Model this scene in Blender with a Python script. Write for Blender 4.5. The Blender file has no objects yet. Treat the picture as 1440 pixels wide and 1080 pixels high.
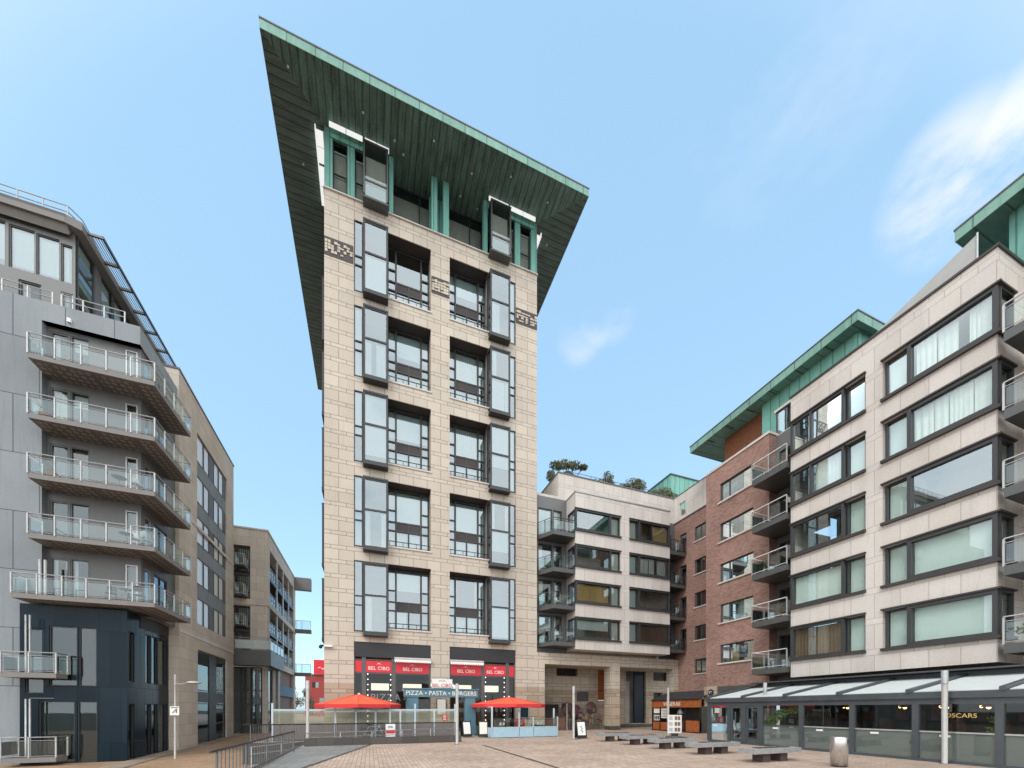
import bpy, math, random
from mathutils import Vector, Matrix
rnd = random.Random(7)
scene = bpy.context.scene
COL = scene.collection
R = math.radians

# ------------------------------------------------------------------ helpers
class Fr:
    """vertical plane: a runs along it, n points out of it"""
    def __init__(s, o, u, n): s.o, s.u, s.n = o, u, n
    def p(s, a, n, z):
        return (s.o[0]+s.u[0]*a+s.n[0]*n, s.o[1]+s.u[1]*a+s.n[1]*n, z)
def front(y): return Fr((0, y), (1, 0), (0, -1))        # faces the camera side, a = x
def west(x): return Fr((x, 0), (0, 1), (-1, 0))         # faces -x, a = y
def east(x): return Fr((x, 0), (0, 1), (1, 0))          # faces +x, a = y

class MB:
    def __init__(s): s.v = []; s.f = []; s.sm = []
    def quad(s, *p, smooth=False):
        i = len(s.v); s.v += [tuple(q) for q in p]; s.f.append(tuple(range(i, i+len(p)))); s.sm.append(smooth); return s
    def hexa(s, c):
        i = len(s.v); s.v += [tuple(q) for q in c]
        for f in ((0,3,2,1),(4,5,6,7),(0,1,5,4),(1,2,6,5),(2,3,7,6),(3,0,4,7)):
            s.f.append(tuple(i+k for k in f)); s.sm.append(False)
        return s
    def box(s, x0, x1, y0, y1, z0, z1):
        return s.hexa([(x0,y0,z0),(x1,y0,z0),(x1,y1,z0),(x0,y1,z0),(x0,y0,z1),(x1,y0,z1),(x1,y1,z1),(x0,y1,z1)])
    def ob(s, fr, a0, a1, n0, n1, z0, z1):
        P = fr.p
        return s.hexa([P(a0,n0,z0),P(a1,n0,z0),P(a1,n1,z0),P(a0,n1,z0),P(a0,n0,z1),P(a1,n0,z1),P(a1,n1,z1),P(a0,n1,z1)])
    def sheet(s, fr, a0, a1, n, z0, z1):
        return s.quad(fr.p(a0,n,z0), fr.p(a1,n,z0), fr.p(a1,n,z1), fr.p(a0,n,z1))
    def prism(s, poly, z0, z1):
        n = len(poly); i = len(s.v)
        s.v += [(x,y,z0) for x,y in poly]+[(x,y,z1) for x,y in poly]
        s.f.append(tuple(i+k for k in reversed(range(n)))); s.f.append(tuple(i+n+k for k in range(n))); s.sm += [False]*2
        for k in range(n):
            j = (k+1) % n; s.f.append((i+k,i+j,i+n+j,i+n+k)); s.sm.append(False)
        return s
    def tube(s, p, q, r, n=8, r2=None, cap=True):
        p, q = Vector(p), Vector(q); d = (q-p)
        if d.length < 1e-6: return s
        d.normalize(); up = Vector((0,0,1)) if abs(d.z) < .9 else Vector((1,0,0))
        x = d.cross(up).normalized(); y = d.cross(x); i = len(s.v); r2 = r if r2 is None else r2
        for c, rr in ((p, r), (q, r2)):
            for k in range(n):
                t = 2*math.pi*k/n; s.v.append(tuple(c+x*(rr*math.cos(t))+y*(rr*math.sin(t))))
        for k in range(n):
            j = (k+1) % n; s.f.append((i+k,i+j,i+n+j,i+n+k)); s.sm.append(True)
        if cap:
            s.f.append(tuple(i+k for k in range(n))); s.f.append(tuple(i+n+k for k in range(n))); s.sm += [False]*2
        return s
    def path(s, pts, r, n=6):
        for a, b in zip(pts, pts[1:]): s.tube(a, b, r, n)
        return s
    def lathe(s, c, prof, n=16):
        i = len(s.v)
        for r, z in prof:
            for k in range(n):
                t = 2*math.pi*k/n; s.v.append((c[0]+r*math.cos(t), c[1]+r*math.sin(t), c[2]+z))
        for m in range(len(prof)-1):
            for k in range(n):
                j = (k+1) % n; s.f.append((i+m*n+k,i+m*n+j,i+(m+1)*n+j,i+(m+1)*n+k)); s.sm.append(True)
        return s
    def ball(s, c, r, n=8, sz=1):
        return s.lathe(c, [(max(1e-3, r*math.sin(math.pi*k/n)), -r*sz*math.cos(math.pi*k/n)) for k in range(n+1)], n+2)
    def facade(s, fr, a0, a1, z0, z1, holes, depth, n=0.0):
        A = sorted(set([a0,a1]+[min(max(h[k],a0),a1) for h in holes for k in (0,1)]))
        Z = sorted(set([z0,z1]+[min(max(h[k],z0),z1) for h in holes for k in (2,3)]))
        def hole(i, j):
            if i < 0 or j < 0 or i >= len(A)-1 or j >= len(Z)-1: return None
            ca, cz = (A[i]+A[i+1])/2, (Z[j]+Z[j+1])/2
            return any(h[0] < ca < h[1] and h[2] < cz < h[3] for h in holes)
        P = fr.p
        for i in range(len(A)-1):
            for j in range(len(Z)-1):
                if not hole(i, j):
                    s.sheet(fr, A[i], A[i+1], n, Z[j], Z[j+1])
                    continue
                b = n-depth
                if hole(i-1, j) is False: s.quad(P(A[i],n,Z[j]),P(A[i],b,Z[j]),P(A[i],b,Z[j+1]),P(A[i],n,Z[j+1]))
                if hole(i+1, j) is False: s.quad(P(A[i+1],n,Z[j]),P(A[i+1],b,Z[j]),P(A[i+1],b,Z[j+1]),P(A[i+1],n,Z[j+1]))
                if hole(i, j-1) is False: s.quad(P(A[i],n,Z[j]),P(A[i+1],n,Z[j]),P(A[i+1],b,Z[j]),P(A[i],b,Z[j]))
                if hole(i, j+1) is False: s.quad(P(A[i],n,Z[j+1]),P(A[i+1],n,Z[j+1]),P(A[i+1],b,Z[j+1]),P(A[i],b,Z[j+1]))
        return s
    def xform(s, M, i0=0):
        s.v[i0:] = [tuple(M @ Vector(p)) for p in s.v[i0:]]; return s
    def build(s, name, mat, parent=None):
        me = bpy.data.meshes.new(name)
        if parent is not None: org = ORG[parent.name]
        else:
            xs, ys, zs = zip(*s.v); org = Vector(((min(xs)+max(xs))/2, (min(ys)+max(ys))/2, min(zs)))
        me.from_pydata([(x-org[0], y-org[1], z-org[2]) for x, y, z in s.v], [], s.f)
        me.update()
        uv = me.uv_layers.new(name='metres'); k = 0; buf = []
        for pl, f in zip(me.polygons, s.f):
            nx, ny, nz = (abs(c) for c in pl.normal)
            for vi in f:
                x, y, z = s.v[vi]
                if nz > .7: buf += (x, y)
                elif nx > ny: buf += (y, z)
                else: buf += (x, z)
        uv.data.foreach_set('uv', buf)
        me.polygons.foreach_set('use_smooth', s.sm)
        me.materials.append(M[mat] if isinstance(mat, str) else mat)
        o = bpy.data.objects.new(name, me); COL.objects.link(o)
        if parent is not None: o.parent = parent
        else: o.location = org
        ORG[o.name] = org
        return o
ORG = {}
def tag(o, label=None, cat=None, group=None, kind=None):
    if label: o['label'] = label
    if cat: o['category'] = cat
    if group: o['group'] = group
    if kind: o['kind'] = kind
    return o
def thing(name, label, cat, loc, group=None):
    o = bpy.data.objects.new(name, None); COL.objects.link(o); o.location = loc
    o.empty_display_size = .3
    ORG[o.name] = Vector(loc); return tag(o, label, cat, group)
def struct(mb, name, mat): return tag(mb.build(name, mat), kind='structure')
def copy_tree(o, parent=None):
    c = o.copy(); COL.objects.link(c)
    if parent is not None: c.parent = parent
    ORG[c.name] = ORG[o.name]
    for ch in list(o.children): copy_tree(ch, c)
    return c
def text_mb(body, size, M4, extrude=.01, align='CENTER', mb=None, spacing=1.0):
    cu = bpy.data.curves.new('lettering', 'FONT'); cu.body = body; cu.size = size; cu.extrude = extrude
    cu.align_x = align; cu.resolution_u = 3; cu.space_character = spacing
    ob = bpy.data.objects.new('lettering', cu); COL.objects.link(ob); bpy.context.view_layer.update()
    me = bpy.data.meshes.new_from_object(ob.evaluated_get(bpy.context.evaluated_depsgraph_get()))
    mb = mb or MB(); i = len(mb.v)
    mb.v += [tuple(M4 @ v.co) for v in me.vertices]
    for p in me.polygons: mb.f.append(tuple(i+k for k in p.vertices)); mb.sm.append(False)
    bpy.data.objects.remove(ob); bpy.data.curves.remove(cu); bpy.data.meshes.remove(me)
    return mb
def face_front(x, y, z): return Matrix.Translation((x, y, z)) @ Matrix.Rotation(R(90), 4, 'X')
def face_west(x, y, z): return Matrix.Translation((x, y, z)) @ Matrix.Rotation(R(-90), 4, 'Z') @ Matrix.Rotation(R(90), 4, 'X')

# ------------------------------------------------------------------ materials
M = {}
class NT:
    def __init__(s, name):
        s.m = bpy.data.materials.new(name); s.m.use_nodes = True; s.t = s.m.node_tree; s.t.nodes.clear(); M[name] = s.m
        s.out = s.n('ShaderNodeOutputMaterial')
    def n(s, k, **kw):
        x = s.t.nodes.new(k)
        for a, b in kw.items(): setattr(x, a, b)
        return x
    def l(s, a, b):
        if isinstance(a, (int, float, tuple)): b.default_value = a
        else: s.t.links.new(a, b)
    def ma(s, op, a, b=0.0, c=None):
        x = s.n('ShaderNodeMath', operation=op); s.l(a, x.inputs[0]); s.l(b, x.inputs[1])
        if c is not None: s.l(c, x.inputs[2])
        return x.outputs[0]
    def mix(s, f, a, b, mode='MIX'):
        x = s.n('ShaderNodeMix', data_type='RGBA', blend_type=mode); s.l(f, x.inputs[0])
        s.l(a+(1,) if isinstance(a, tuple) else a, x.inputs[6]); s.l(b+(1,) if isinstance(b, tuple) else b, x.inputs[7]); return x.outputs[2]
    def uv(s):
        u = s.n('ShaderNodeUVMap'); x = s.n('ShaderNodeSeparateXYZ'); s.l(u.outputs[0], x.inputs[0]); return u.outputs[0], x.outputs[0], x.outputs[1]
    def pos(s): return s.n('ShaderNodeNewGeometry').outputs['Position']
    def noise(s, vec, scale, detail=4, rough=.55, sx=None):
        if sx:
            mp = s.n('ShaderNodeMapping'); s.l(vec, mp.inputs[0]); mp.inputs['Scale'].default_value = sx; vec = mp.outputs[0]
        x = s.n('ShaderNodeTexNoise'); s.l(vec, x.inputs['Vector']); x.inputs['Scale'].default_value = scale
        x.inputs['Detail'].default_value = detail; x.inputs['Roughness'].default_value = rough; return x.outputs[0]
    def ramp(s, f, lo, hi, a=0.0, b=1.0):
        x = s.n('ShaderNodeMapRange'); x.clamp = True
        for k, v in enumerate((f, lo, hi, a, b)): s.l(v, x.inputs[k])
        return x.outputs[0]
    def white(s, vec):
        x = s.n('ShaderNodeTexWhiteNoise', noise_dimensions='2D'); s.l(vec, x.inputs['Vector']); return x.outputs[0]
    def comb(s, a, b, c=0.0):
        x = s.n('ShaderNodeCombineXYZ'); s.l(a, x.inputs[0]); s.l(b, x.inputs[1]); s.l(c, x.inputs[2]); return x.outputs[0]
    def bsdf(s, col, rough=.6, metal=0.0, bump=None, bd=.01, bs=.4, spec=.4, **kw):
        x = s.n('ShaderNodeBsdfPrincipled'); s.l(col+(1,) if isinstance(col, tuple) else col, x.inputs['Base Color'])
        s.l(rough, x.inputs['Roughness']); s.l(metal, x.inputs['Metallic']); x.inputs['Specular IOR Level'].default_value = spec
        for k, v in kw.items(): s.l(v, x.inputs[k.replace('_', ' ')])
        if bump is not None:
            b = s.n('ShaderNodeBump'); b.inputs['Strength'].default_value = bs; b.inputs['Distance'].default_value = bd
            s.l(bump, b.inputs['Height']); s.l(b.outputs[0], x.inputs['Normal'])
        s.t.links.new(x.outputs[0], s.out.inputs[0]); return x

def ashlar(name, col, P, t, w, joint=.012, var=.10, dirt=.25, dirtcol=(.30,.25,.19), jf=.62, low=None, rough=.75, spec=.25):
    T = NT(name); uvv, u, v = T.uv()
    row = T.ma('FLOOR', T.ma('DIVIDE', v, P)); m = T.ma('SUBTRACT', v, T.ma('MULTIPLY', row, P))
    rid = row; dh = T.ma('MINIMUM', m, T.ma('SUBTRACT', P, m))
    if t > 0:
        thin = T.ma('LESS_THAN', m, t); rid = T.ma('ADD', T.ma('MULTIPLY', row, 2), thin)
        dh = T.ma('MINIMUM', dh, T.ma('ABSOLUTE', T.ma('SUBTRACT', m, t)))
    off = T.ma('MULTIPLY', T.ma('FRACT', T.ma('MULTIPLY', rid, .5)), w*1.0)
    x = T.ma('DIVIDE', T.ma('ADD', u, off), w); cell = T.ma('FLOOR', x); fx = T.ma('FRACT', x)
    dv = T.ma('MULTIPLY', T.ma('MINIMUM', fx, T.ma('SUBTRACT', 1, fx)), w)
    wob = T.noise(uvv, 6, 2); d = T.ma('MINIMUM', dh, dv)
    j = T.ramp(d, joint*.4, joint*1.4, jf, 1.0)
    rb = T.white(T.comb(cell, rid)); big = T.noise(uvv, .5, 5, .6, (1.2,.35,1)); fine = T.noise(uvv, 14, 5, .65)
    br = T.ma('MULTIPLY', T.ramp(rb, 0, 1, 1-var, 1+var), T.ramp(fine, .25, .75, .90, 1.09))
    c = T.mix(T.ramp(big, .42, .75, 0, dirt), col, dirtcol)
    stk = T.noise(uvv, 1.0, 5, .7, (5.0,.22,1)); c = T.mix(T.ramp(stk, .56, .72, 0, dirt*.9), c, dirtcol)
    hue = T.white(T.comb(rid, cell)); c = T.mix(T.ramp(hue, .55, 1, 0, .12), c, (col[0]*.95, col[1]*.84, col[2]*.72))
    if low:
        c = T.mix(T.ma('LESS_THAN', v, low[0]), c, T.mix(T.ramp(rb, 0, 1, 0, .35), low[1], col))
    mul = T.mix(1.0, c, T.comb(br, br, br), 'MULTIPLY'); mul = T.mix(1.0, mul, T.comb(j, j, j), 'MULTIPLY')
    T.bsdf(mul, rough, bump=T.ma('ADD', j, T.ma('MULTIPLY', fine, .25)), bd=.012, bs=.5, spec=spec)
def plain(name, col, rough=.5, metal=0.0, var=.10, sc=3.0, spec=.4, bs=0):
    T = NT(name); p = T.pos(); nz = T.noise(p, sc, 4, .6); f = T.ramp(nz, .3, .7, 1-var, 1+var)
    T.bsdf(T.mix(1.0, col, T.comb(f, f, f), 'MULTIPLY'), T.ramp(nz, .3, .7, rough*.85, min(1, rough*1.15)), metal, spec=spec,
           bump=nz if bs else None, bs=bs)
def emit(name, col, s):
    T = NT(name); e = T.n('ShaderNodeEmission'); e.inputs[0].default_value = col+(1,); e.inputs[1].default_value = s; T.t.links.new(e.outputs[0], T.out.inputs[0])
def glass(name, tint, refl, rough=.015, frost=0.0, fcol=(.55,.65,.6), wave=.0):
    T = NT(name); tr = T.n('ShaderNodeBsdfTransparent'); tr.inputs[0].default_value = tint+(1,)
    gl = T.n('ShaderNodeBsdfGlossy'); gl.inputs['Roughness'].default_value = rough; gl.inputs[0].default_value = (.84,.96,1,1)
    if wave:
        b = T.n('ShaderNodeBump'); b.inputs['Strength'].default_value = wave; b.inputs['Distance'].default_value = .05
        T.l(T.noise(T.pos(), .8, 2, .4), b.inputs['Height']); T.l(b.outputs[0], gl.inputs['Normal'])
    fr = T.n('ShaderNodeFresnel'); fr.inputs[0].default_value = 1.5
    body = tr.outputs[0]
    if frost:
        df = T.n('ShaderNodeBsdfDiffuse'); df.inputs[0].default_value = fcol+(1,)
        mx0 = T.n('ShaderNodeMixShader'); mx0.inputs[0].default_value = frost; T.l(body, mx0.inputs[1]); T.l(df.outputs[0], mx0.inputs[2]); body = mx0.outputs[0]
    mx = T.n('ShaderNodeMixShader'); T.l(T.ma('MINIMUM', T.ma('ADD', fr.outputs[0], refl), 1.0), mx.inputs[0]); T.l(body, mx.inputs[1]); T.l(gl.outputs[0], mx.inputs[2])
    T.t.links.new(mx.outputs[0], T.out.inputs[0])
def copper(name, col, dark, seam=.6, amt=.5, along='u', jlo=.45):
    T = NT(name); uvv, u, v = T.uv(); q = u if along == 'u' else v
    fx = T.ma('FRACT', T.ma('DIVIDE', q, seam)); d = T.ma('MULTIPLY', T.ma('MINIMUM', fx, T.ma('SUBTRACT', 1, fx)), seam)
    j = T.ramp(d, .01, .05, jlo, 1); cell = T.white(T.comb(T.ma('FLOOR', T.ma('DIVIDE', q, seam)), 3.0))
    st = T.noise(uvv, 1.4, 6, .7, (2.2,.4,1) if along == 'u' else (.4,2.2,1)); fine = T.noise(uvv, 9, 4, .7)
    f = T.ma('MULTIPLY', T.ramp(T.ma('ADD', T.ma('MULTIPLY', st, .7), T.ma('MULTIPLY', fine, .3)), .38, .66, 0, 1), amt)
    c = T.mix(f, col, dark); br = T.ma('MULTIPLY', T.ramp(cell, 0, 1, .88, 1.1), j)
    T.bsdf(T.mix(1.0, c, T.comb(br, br, br), 'MULTIPLY'), .6, .0, bump=j, bd=.02, bs=.5, spec=.3)
def brick(name, c1, c2, mortar):
    T = NT(name); uvv, u, v = T.uv(); b = T.n('ShaderNodeTexBrick'); T.l(uvv, b.inputs['Vector'])
    b.inputs['Scale'].default_value = 1.0; b.inputs['Brick Width'].default_value = .225; b.inputs['Row Height'].default_value = .075
    b.inputs['Mortar Size'].default_value = .008; b.inputs['Color1'].default_value = c1+(1,); b.inputs['Color2'].default_value = c2+(1,); b.inputs['Mortar'].default_value = mortar+(1,)
    b.inputs['Bias'].default_value = -.1
    n1 = T.noise(uvv, 2.6, 7, .85, (.8,1.6,1)); n2 = T.noise(uvv, .35, 4, .6)
    c = T.mix(T.ramp(n1, .53, .66, 0, .6), b.outputs[0], (.45,.31,.26)); c = T.mix(T.ramp(n1, .34, .46, .6, 0), c, (.11,.06,.055))
    f = T.ramp(n2, .3, .7, .82, 1.15); T.bsdf(T.mix(1.0, c, T.comb(f, f, f), 'MULTIPLY'), .85, bump=b.outputs[1], bd=-.01, bs=.5, spec=.2)
def paving(name, ca, cb, joint, w, h, vec='uv', blotch=.3, rot=0.0, jd=.008, wet=.0):
    T = NT(name); uvv, u, v = T.uv()
    mp = T.n('ShaderNodeMapping'); T.l(uvv, mp.inputs[0]); mp.inputs['Rotation'].default_value = (0,0,rot); b = T.n('ShaderNodeTexBrick'); T.l(mp.outputs[0], b.inputs['Vector'])
    b.inputs['Scale'].default_value = 1.0; b.inputs['Brick Width'].default_value = w; b.inputs['Row Height'].default_value = h; b.inputs['Mortar Size'].default_value = jd
    b.inputs['Mortar Smooth'].default_value = .3
    b.inputs['Color1'].default_value = ca+(1,); b.inputs['Color2'].default_value = cb+(1,); b.inputs['Mortar'].default_value = joint+(1,)
    n1 = T.noise(uvv, .45, 6, .65); n2 = T.noise(uvv, 5, 5, .7); n3 = T.noise(uvv, 1.6, 5, .7, (.35, 1.6, 1))
    f = T.ma('MULTIPLY', T.ramp(n1, .3, .7, 1-blotch, 1+blotch*.55), T.ma('MULTIPLY', T.ramp(n2, .3, .7, .85, 1.12), T.ramp(n3, .3, .7, .85, 1.1)))
    vo = T.n('ShaderNodeTexVoronoi'); T.l(uvv, vo.inputs['Vector']); vo.inputs['Scale'].default_value = 1.7
    gum = T.ramp(vo.outputs['Distance'], .05, .08, .72, 1); n4 = T.noise(uvv, .9, 3, .5); f = T.ma('MULTIPLY', T.ma('MULTIPLY', f, gum), T.ramp(n4, .56, .64, 1, .86))
    T.bsdf(T.mix(1.0, b.outputs[0], T.comb(f, f, f), 'MULTIPLY'), T.ramp(n1, .35, .65, .55, .8), bump=T.ma('SUBTRACT', T.ma('MULTIPLY', n2, .2), b.outputs[1]), bd=.006, bs=.6, spec=.3)
def leafmat(name, a, b):
    T = NT(name); g = T.n('ShaderNodeNewGeometry'); c = T.mix(g.outputs['Random Per Island'], a, b)
    x = T.bsdf(c, .55, spec=.3); tl = T.n('ShaderNodeBsdfTranslucent'); T.l(c, tl.inputs[0]); mx = T.n('ShaderNodeMixShader'); mx.inputs[0].default_value = .25
    T.l(x.outputs[0], mx.inputs[1]); T.l(tl.outputs[0], mx.inputs[2]); T.t.links.new(mx.outputs[0], T.out.inputs[0])

ashlar('tower_stone', (.555,.50,.42), .96, .25, .97, joint=.02, var=.07, dirt=.45, dirtcol=(.41,.365,.31), jf=.45, low=(3.55, (.38,.30,.22)))
ashlar('pale_stone', (.63,.60,.56), 1.44, .28, .95, joint=.016, var=.05, dirt=.55, dirtcol=(.44,.405,.36), jf=.68)
ashlar('buff_stone', (.57,.52,.45), .743, .0, 1.3, var=.08, dirt=.3, dirtcol=(.27,.22,.16))
ashlar('grey_panel', (.255,.288,.31), 2.97, .0, 2.0, joint=.02, var=.08, dirt=.5, dirtcol=(.15,.17,.18), jf=.3)
ashlar('navy_panel', (.011,.024,.036), 2.97, .0, .9, joint=.012, var=.2, dirt=.2, dirtcol=(.03,.035,.045), jf=.5, rough=.16, spec=.13)
ashlar('dark_stone', (.085,.078,.072), .36, .0, .8, var=.15, dirt=.3, dirtcol=(.05,.045,.04))
copper('copper', (.20,.46,.39), (.11,.31,.26), .62, .75)
copper('copper_y', (.20,.46,.39), (.11,.31,.26), .62, .75)
copper('copper_fascia', (.23,.41,.345), (.13,.28,.235), 1.5, .9)
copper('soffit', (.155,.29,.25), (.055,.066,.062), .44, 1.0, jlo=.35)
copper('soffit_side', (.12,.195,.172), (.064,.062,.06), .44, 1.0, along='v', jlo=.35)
copper('soffit_green', (.14,.28,.24), (.08,.15,.13), .9, .8, along='v')
brick('brick', (.37,.215,.175), (.24,.13,.105), (.33,.27,.235))
plain('wood', (.20,.075,.035), .55, var=.25, sc=5)
plain('frame', (.055,.058,.06), .45, .3)
plain('steel_dark', (.11,.115,.115), .45, .4)
plain('grey_metal', (.15,.155,.155), .5, .2, sc=.8, var=.14)
plain('galv', (.46,.47,.47), .4, .55)
plain('white_metal', (.46,.475,.475), .4, .2)
emit('flap_white_glow', (1,1,.98), .36)  # glow given to the white flap strips to keep them bright under the eaves
plain('white', (.80,.80,.78), .5, var=.04)
plain('curtain', (.76,.81,.78), .9, var=.06)
plain('blind', (.72,.82,.80), .8, var=.03)
plain('blind_tan', (.66,.44,.17), .8, var=.08)
plain('curtain_grey', (.50,.48,.43), .9, var=.1)
plain('curtain_dim', (.06,.08,.075), .9, var=.3, sc=1.2)
plain('curtain_brown', (.20,.13,.085), .9, var=.15)
plain('room', (.24,.23,.21), .9, var=.25, sc=.8)
plain('room_dark', (.075,.072,.068), .9, var=.3, sc=.8)
plain('louver', (.085,.075,.07), .5)
plain('shutter', (.045,.047,.052), .5, .3)
plain('bronze', (.058,.052,.05), .5, .2)
plain('slab_edge', (.20,.197,.19), .7)
plain('red_sign', (.62,.03,.045), .4, var=.06)
plain('red_canvas', (.75,.12,.055), .8, var=.08)
plain('red_valance', (.66,.045,.05), .8, var=.08)
plain('teal', (.09,.19,.24), .45, var=.12)
plain('pale_blue', (.34,.50,.60), .5, var=.06)
plain('pale_blue_post', (.48,.57,.60), .45, var=.05)
plain('sign_green', (.05,.17,.09), .5)
plain('orange_wood', (.34,.10,.03), .5, var=.3, sc=4)
plain('canvas_grey', (.52,.56,.55), .8, var=.04)
plain('cafe_frame', (.075,.088,.098), .4, .25)
plain('mauve_panel', (.20,.175,.165), .7)
plain('gold', (.62,.42,.16), .5)
plain('black', (.015,.015,.016), .5)
plain('paper', (.72,.70,.62), .8, var=.08)
plain('rust', (.16,.085,.06), .6, var=.3)
plain('concrete', (.27,.28,.28), .8, var=.2, sc=6, bs=.3)
plain('bench_leg', (.075,.055,.05), .7)
plain('steel', (.66,.66,.66), .3, 1.0, var=.06)
plain('lamp_post', (.42,.41,.385), .45, .35, var=.1)
plain('render_red', (.30,.055,.05), .8, var=.2)
plain('blue_band', (.06,.14,.22), .6)
plain('wicker', (.20,.15,.10), .8, var=.3, sc=20)
plain('table_dark', (.11,.055,.055), .5, var=.2)
plain('terracotta', (.36,.16,.08), .8)
plain('skin', (.50,.32,.24), .6)
plain('hair', (.03,.02,.015), .6)
plain('shirt', (.72,.72,.72), .8)
plain('trousers', (.05,.06,.08), .8)
plain('bark', (.10,.075,.055), .9, var=.3)
plain('asphalt', (.06,.06,.06), .9, var=.2)
plain('roof_deck', (.25,.25,.24), .9)
plain('sail', (.42,.43,.42), .7, var=.06)
leafmat('leaf', (.07,.10,.04), (.30,.29,.18))
leafmat('leaf_bright', (.10,.20,.03), (.22,.33,.06))
leafmat('ivy', (.05,.12,.03), (.13,.20,.07))
glass('pane', (.84,.90,.88), .10, wave=.02)
glass('pane_white_blind', (.9,.93,.92), .0, frost=.85, fcol=(.86,.87,.86))
glass('pane_sky', (.80,.90,.90), .26, wave=.015)
glass('pane_dark', (.62,.66,.64), .06, wave=.02)
glass('pane_green', (.84,.91,.88), .09)
glass('pane_balcony', (.82,.90,.87), .07)
glass('pane_frost', (.55,.66,.62), .05, frost=.55, fcol=(.20,.24,.225))
glass('pane_screen', (.72,.80,.76), .06, frost=.35, fcol=(.50,.48,.34))
glass('pane_white', (.7,.8,.78), .06, frost=.7, fcol=(.62,.70,.68))
glass('pane_cafe', (.80,.84,.83), .0)
emit('bulb', (1,.93,.8), 1.3)
emit('lamp_glow', (1,.55,.2), 3.0)
emit('lamp_soft', (1,.85,.65), .6)
paving('paver', (.52,.405,.325), (.42,.325,.255), (.20,.15,.12), .42, .14, rot=R(90), blotch=.22)
paving('paver_grey', (.27,.275,.265), (.22,.225,.215), (.08,.08,.08), .6, .3, blotch=.18)
paving('paver_low', (.40,.265,.165), (.31,.21,.135), (.15,.11,.08), .9, .45, blotch=.2)
paving('kerb', (.33,.27,.21), (.27,.22,.17), (.12,.1,.08), 1.0, .5)

def _honey():
    T = NT('honey_soffit'); uvv, u, v = T.uv(); vo = T.n('ShaderNodeTexVoronoi'); T.l(uvv, vo.inputs['Vector']); vo.inputs['Scale'].default_value = 3.2; vo.inputs['Randomness'].default_value = .15
    g = T.ma('LESS_THAN', vo.outputs['Distance'], .36); bay = T.ma('GREATER_THAN', T.ma('FRACT', T.ma('DIVIDE', u, 1.7)), .12)
    T.bsdf(T.mix(T.ma('MULTIPLY', g, bay), (.145,.14,.134), (.29,.28,.26)), .7)
_honey()

# ------------------------------------------------------------------ building pieces
def pleats(mb, fr, a0, a1, z0, z1, n, amp=.04, per=.16):
    k = max(4, int((a1-a0)/per*4)); ph = rnd.random()*6; pts = []
    for i in range(k+1):
        a = a0+(a1-a0)*i/k; pts.append((a, n+amp*math.sin(2*math.pi*i/4+ph)*(.6+.4*math.sin(i*.37+ph))))
    for (a, p), (b, q) in zip(pts, pts[1:]):
        mb.quad(fr.p(a,p,z0), fr.p(b,q,z0), fr.p(b,q,z1), fr.p(a,p,z1), smooth=True)
def room_box(mb, fr, a0, a1, z0, z1, n0, n1):
    P = fr.p
    mb.sheet(fr, a0, a1, n1, z0, z1)
    for a in (a0, a1): mb.quad(P(a,n0,z0),P(a,n1,z0),P(a,n1,z1),P(a,n0,z1))
    for z in (z0, z1): mb.quad(P(a0,n0,z),P(a1,n0,z),P(a1,n1,z),P(a0,n1,z))
def dress(part, fr, a0, a1, z0, z1, n, cur, rnd=rnd):
    """what hangs behind the pane"""
    if not cur: return
    mb = MB(); mat = 'curtain'
    if cur == 'pleat': pleats(mb, fr, a0, a1, z0+.02, z1-.02, n)
    elif cur == 'sides':
        w = (a1-a0)*rnd.uniform(.18,.3); pleats(mb, fr, a0, a0+w, z0+.02, z1-.02, n); pleats(mb, fr, a1-w*rnd.uniform(.6,1.1), a1, z0+.02, z1-.02, n)
    elif cur == 'onep':
        w = (a1-a0)*rnd.uniform(.3,.5); pleats(mb, fr, a0, a0+w, z0+.02, z1-.02, n)
    elif cur.startswith('blind'):
        fr_ = float(cur[5:] or 100)/100; mb.ob(fr, a0, a1, n-.012, n, z1-(z1-z0)*fr_, z1); mat = 'blind'
    elif cur == 'tan': mb.ob(fr, a0, a0+(a1-a0)*.44, n-.012, n, z0, z1); mb.ob(fr, a0+(a1-a0)*.45, a1, n-.012, n, z0, z1); mat = 'blind_tan'
    elif cur == 'grey': mb.ob(fr, a0, a1, n-.012, n, z0, z1-.5); mat = 'curtain_grey'
    elif cur == 'dim': mb.ob(fr, a0, a1, n-.012, n, z0, z1); mat = 'curtain_dim'
    elif cur == 'drape':
        a = a0
        while a < a1-.15:
            w = min(a1-a, rnd.uniform(.35, .9)); pleats(mb, fr, a, a+w, z0+.02+rnd.random()*.05, z1-.02, n+rnd.uniform(-.06,.02), amp=rnd.uniform(.02,.05), per=rnd.uniform(.11,.22)); a += w+rnd.choice([0, .02, .18, .32])
    elif cur == 'brown': pleats(mb, fr, a0, a1, z0, z1, n); mat = 'curtain_brown'
    elif cur == 'half': mb.ob(fr, a0+(a1-a0)*.5, a1, n-.012, n, z0, z1); mat = 'blind_tan'
    mb.build('blind' if 'blind' in mat else 'curtain', mat, part)
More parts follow.
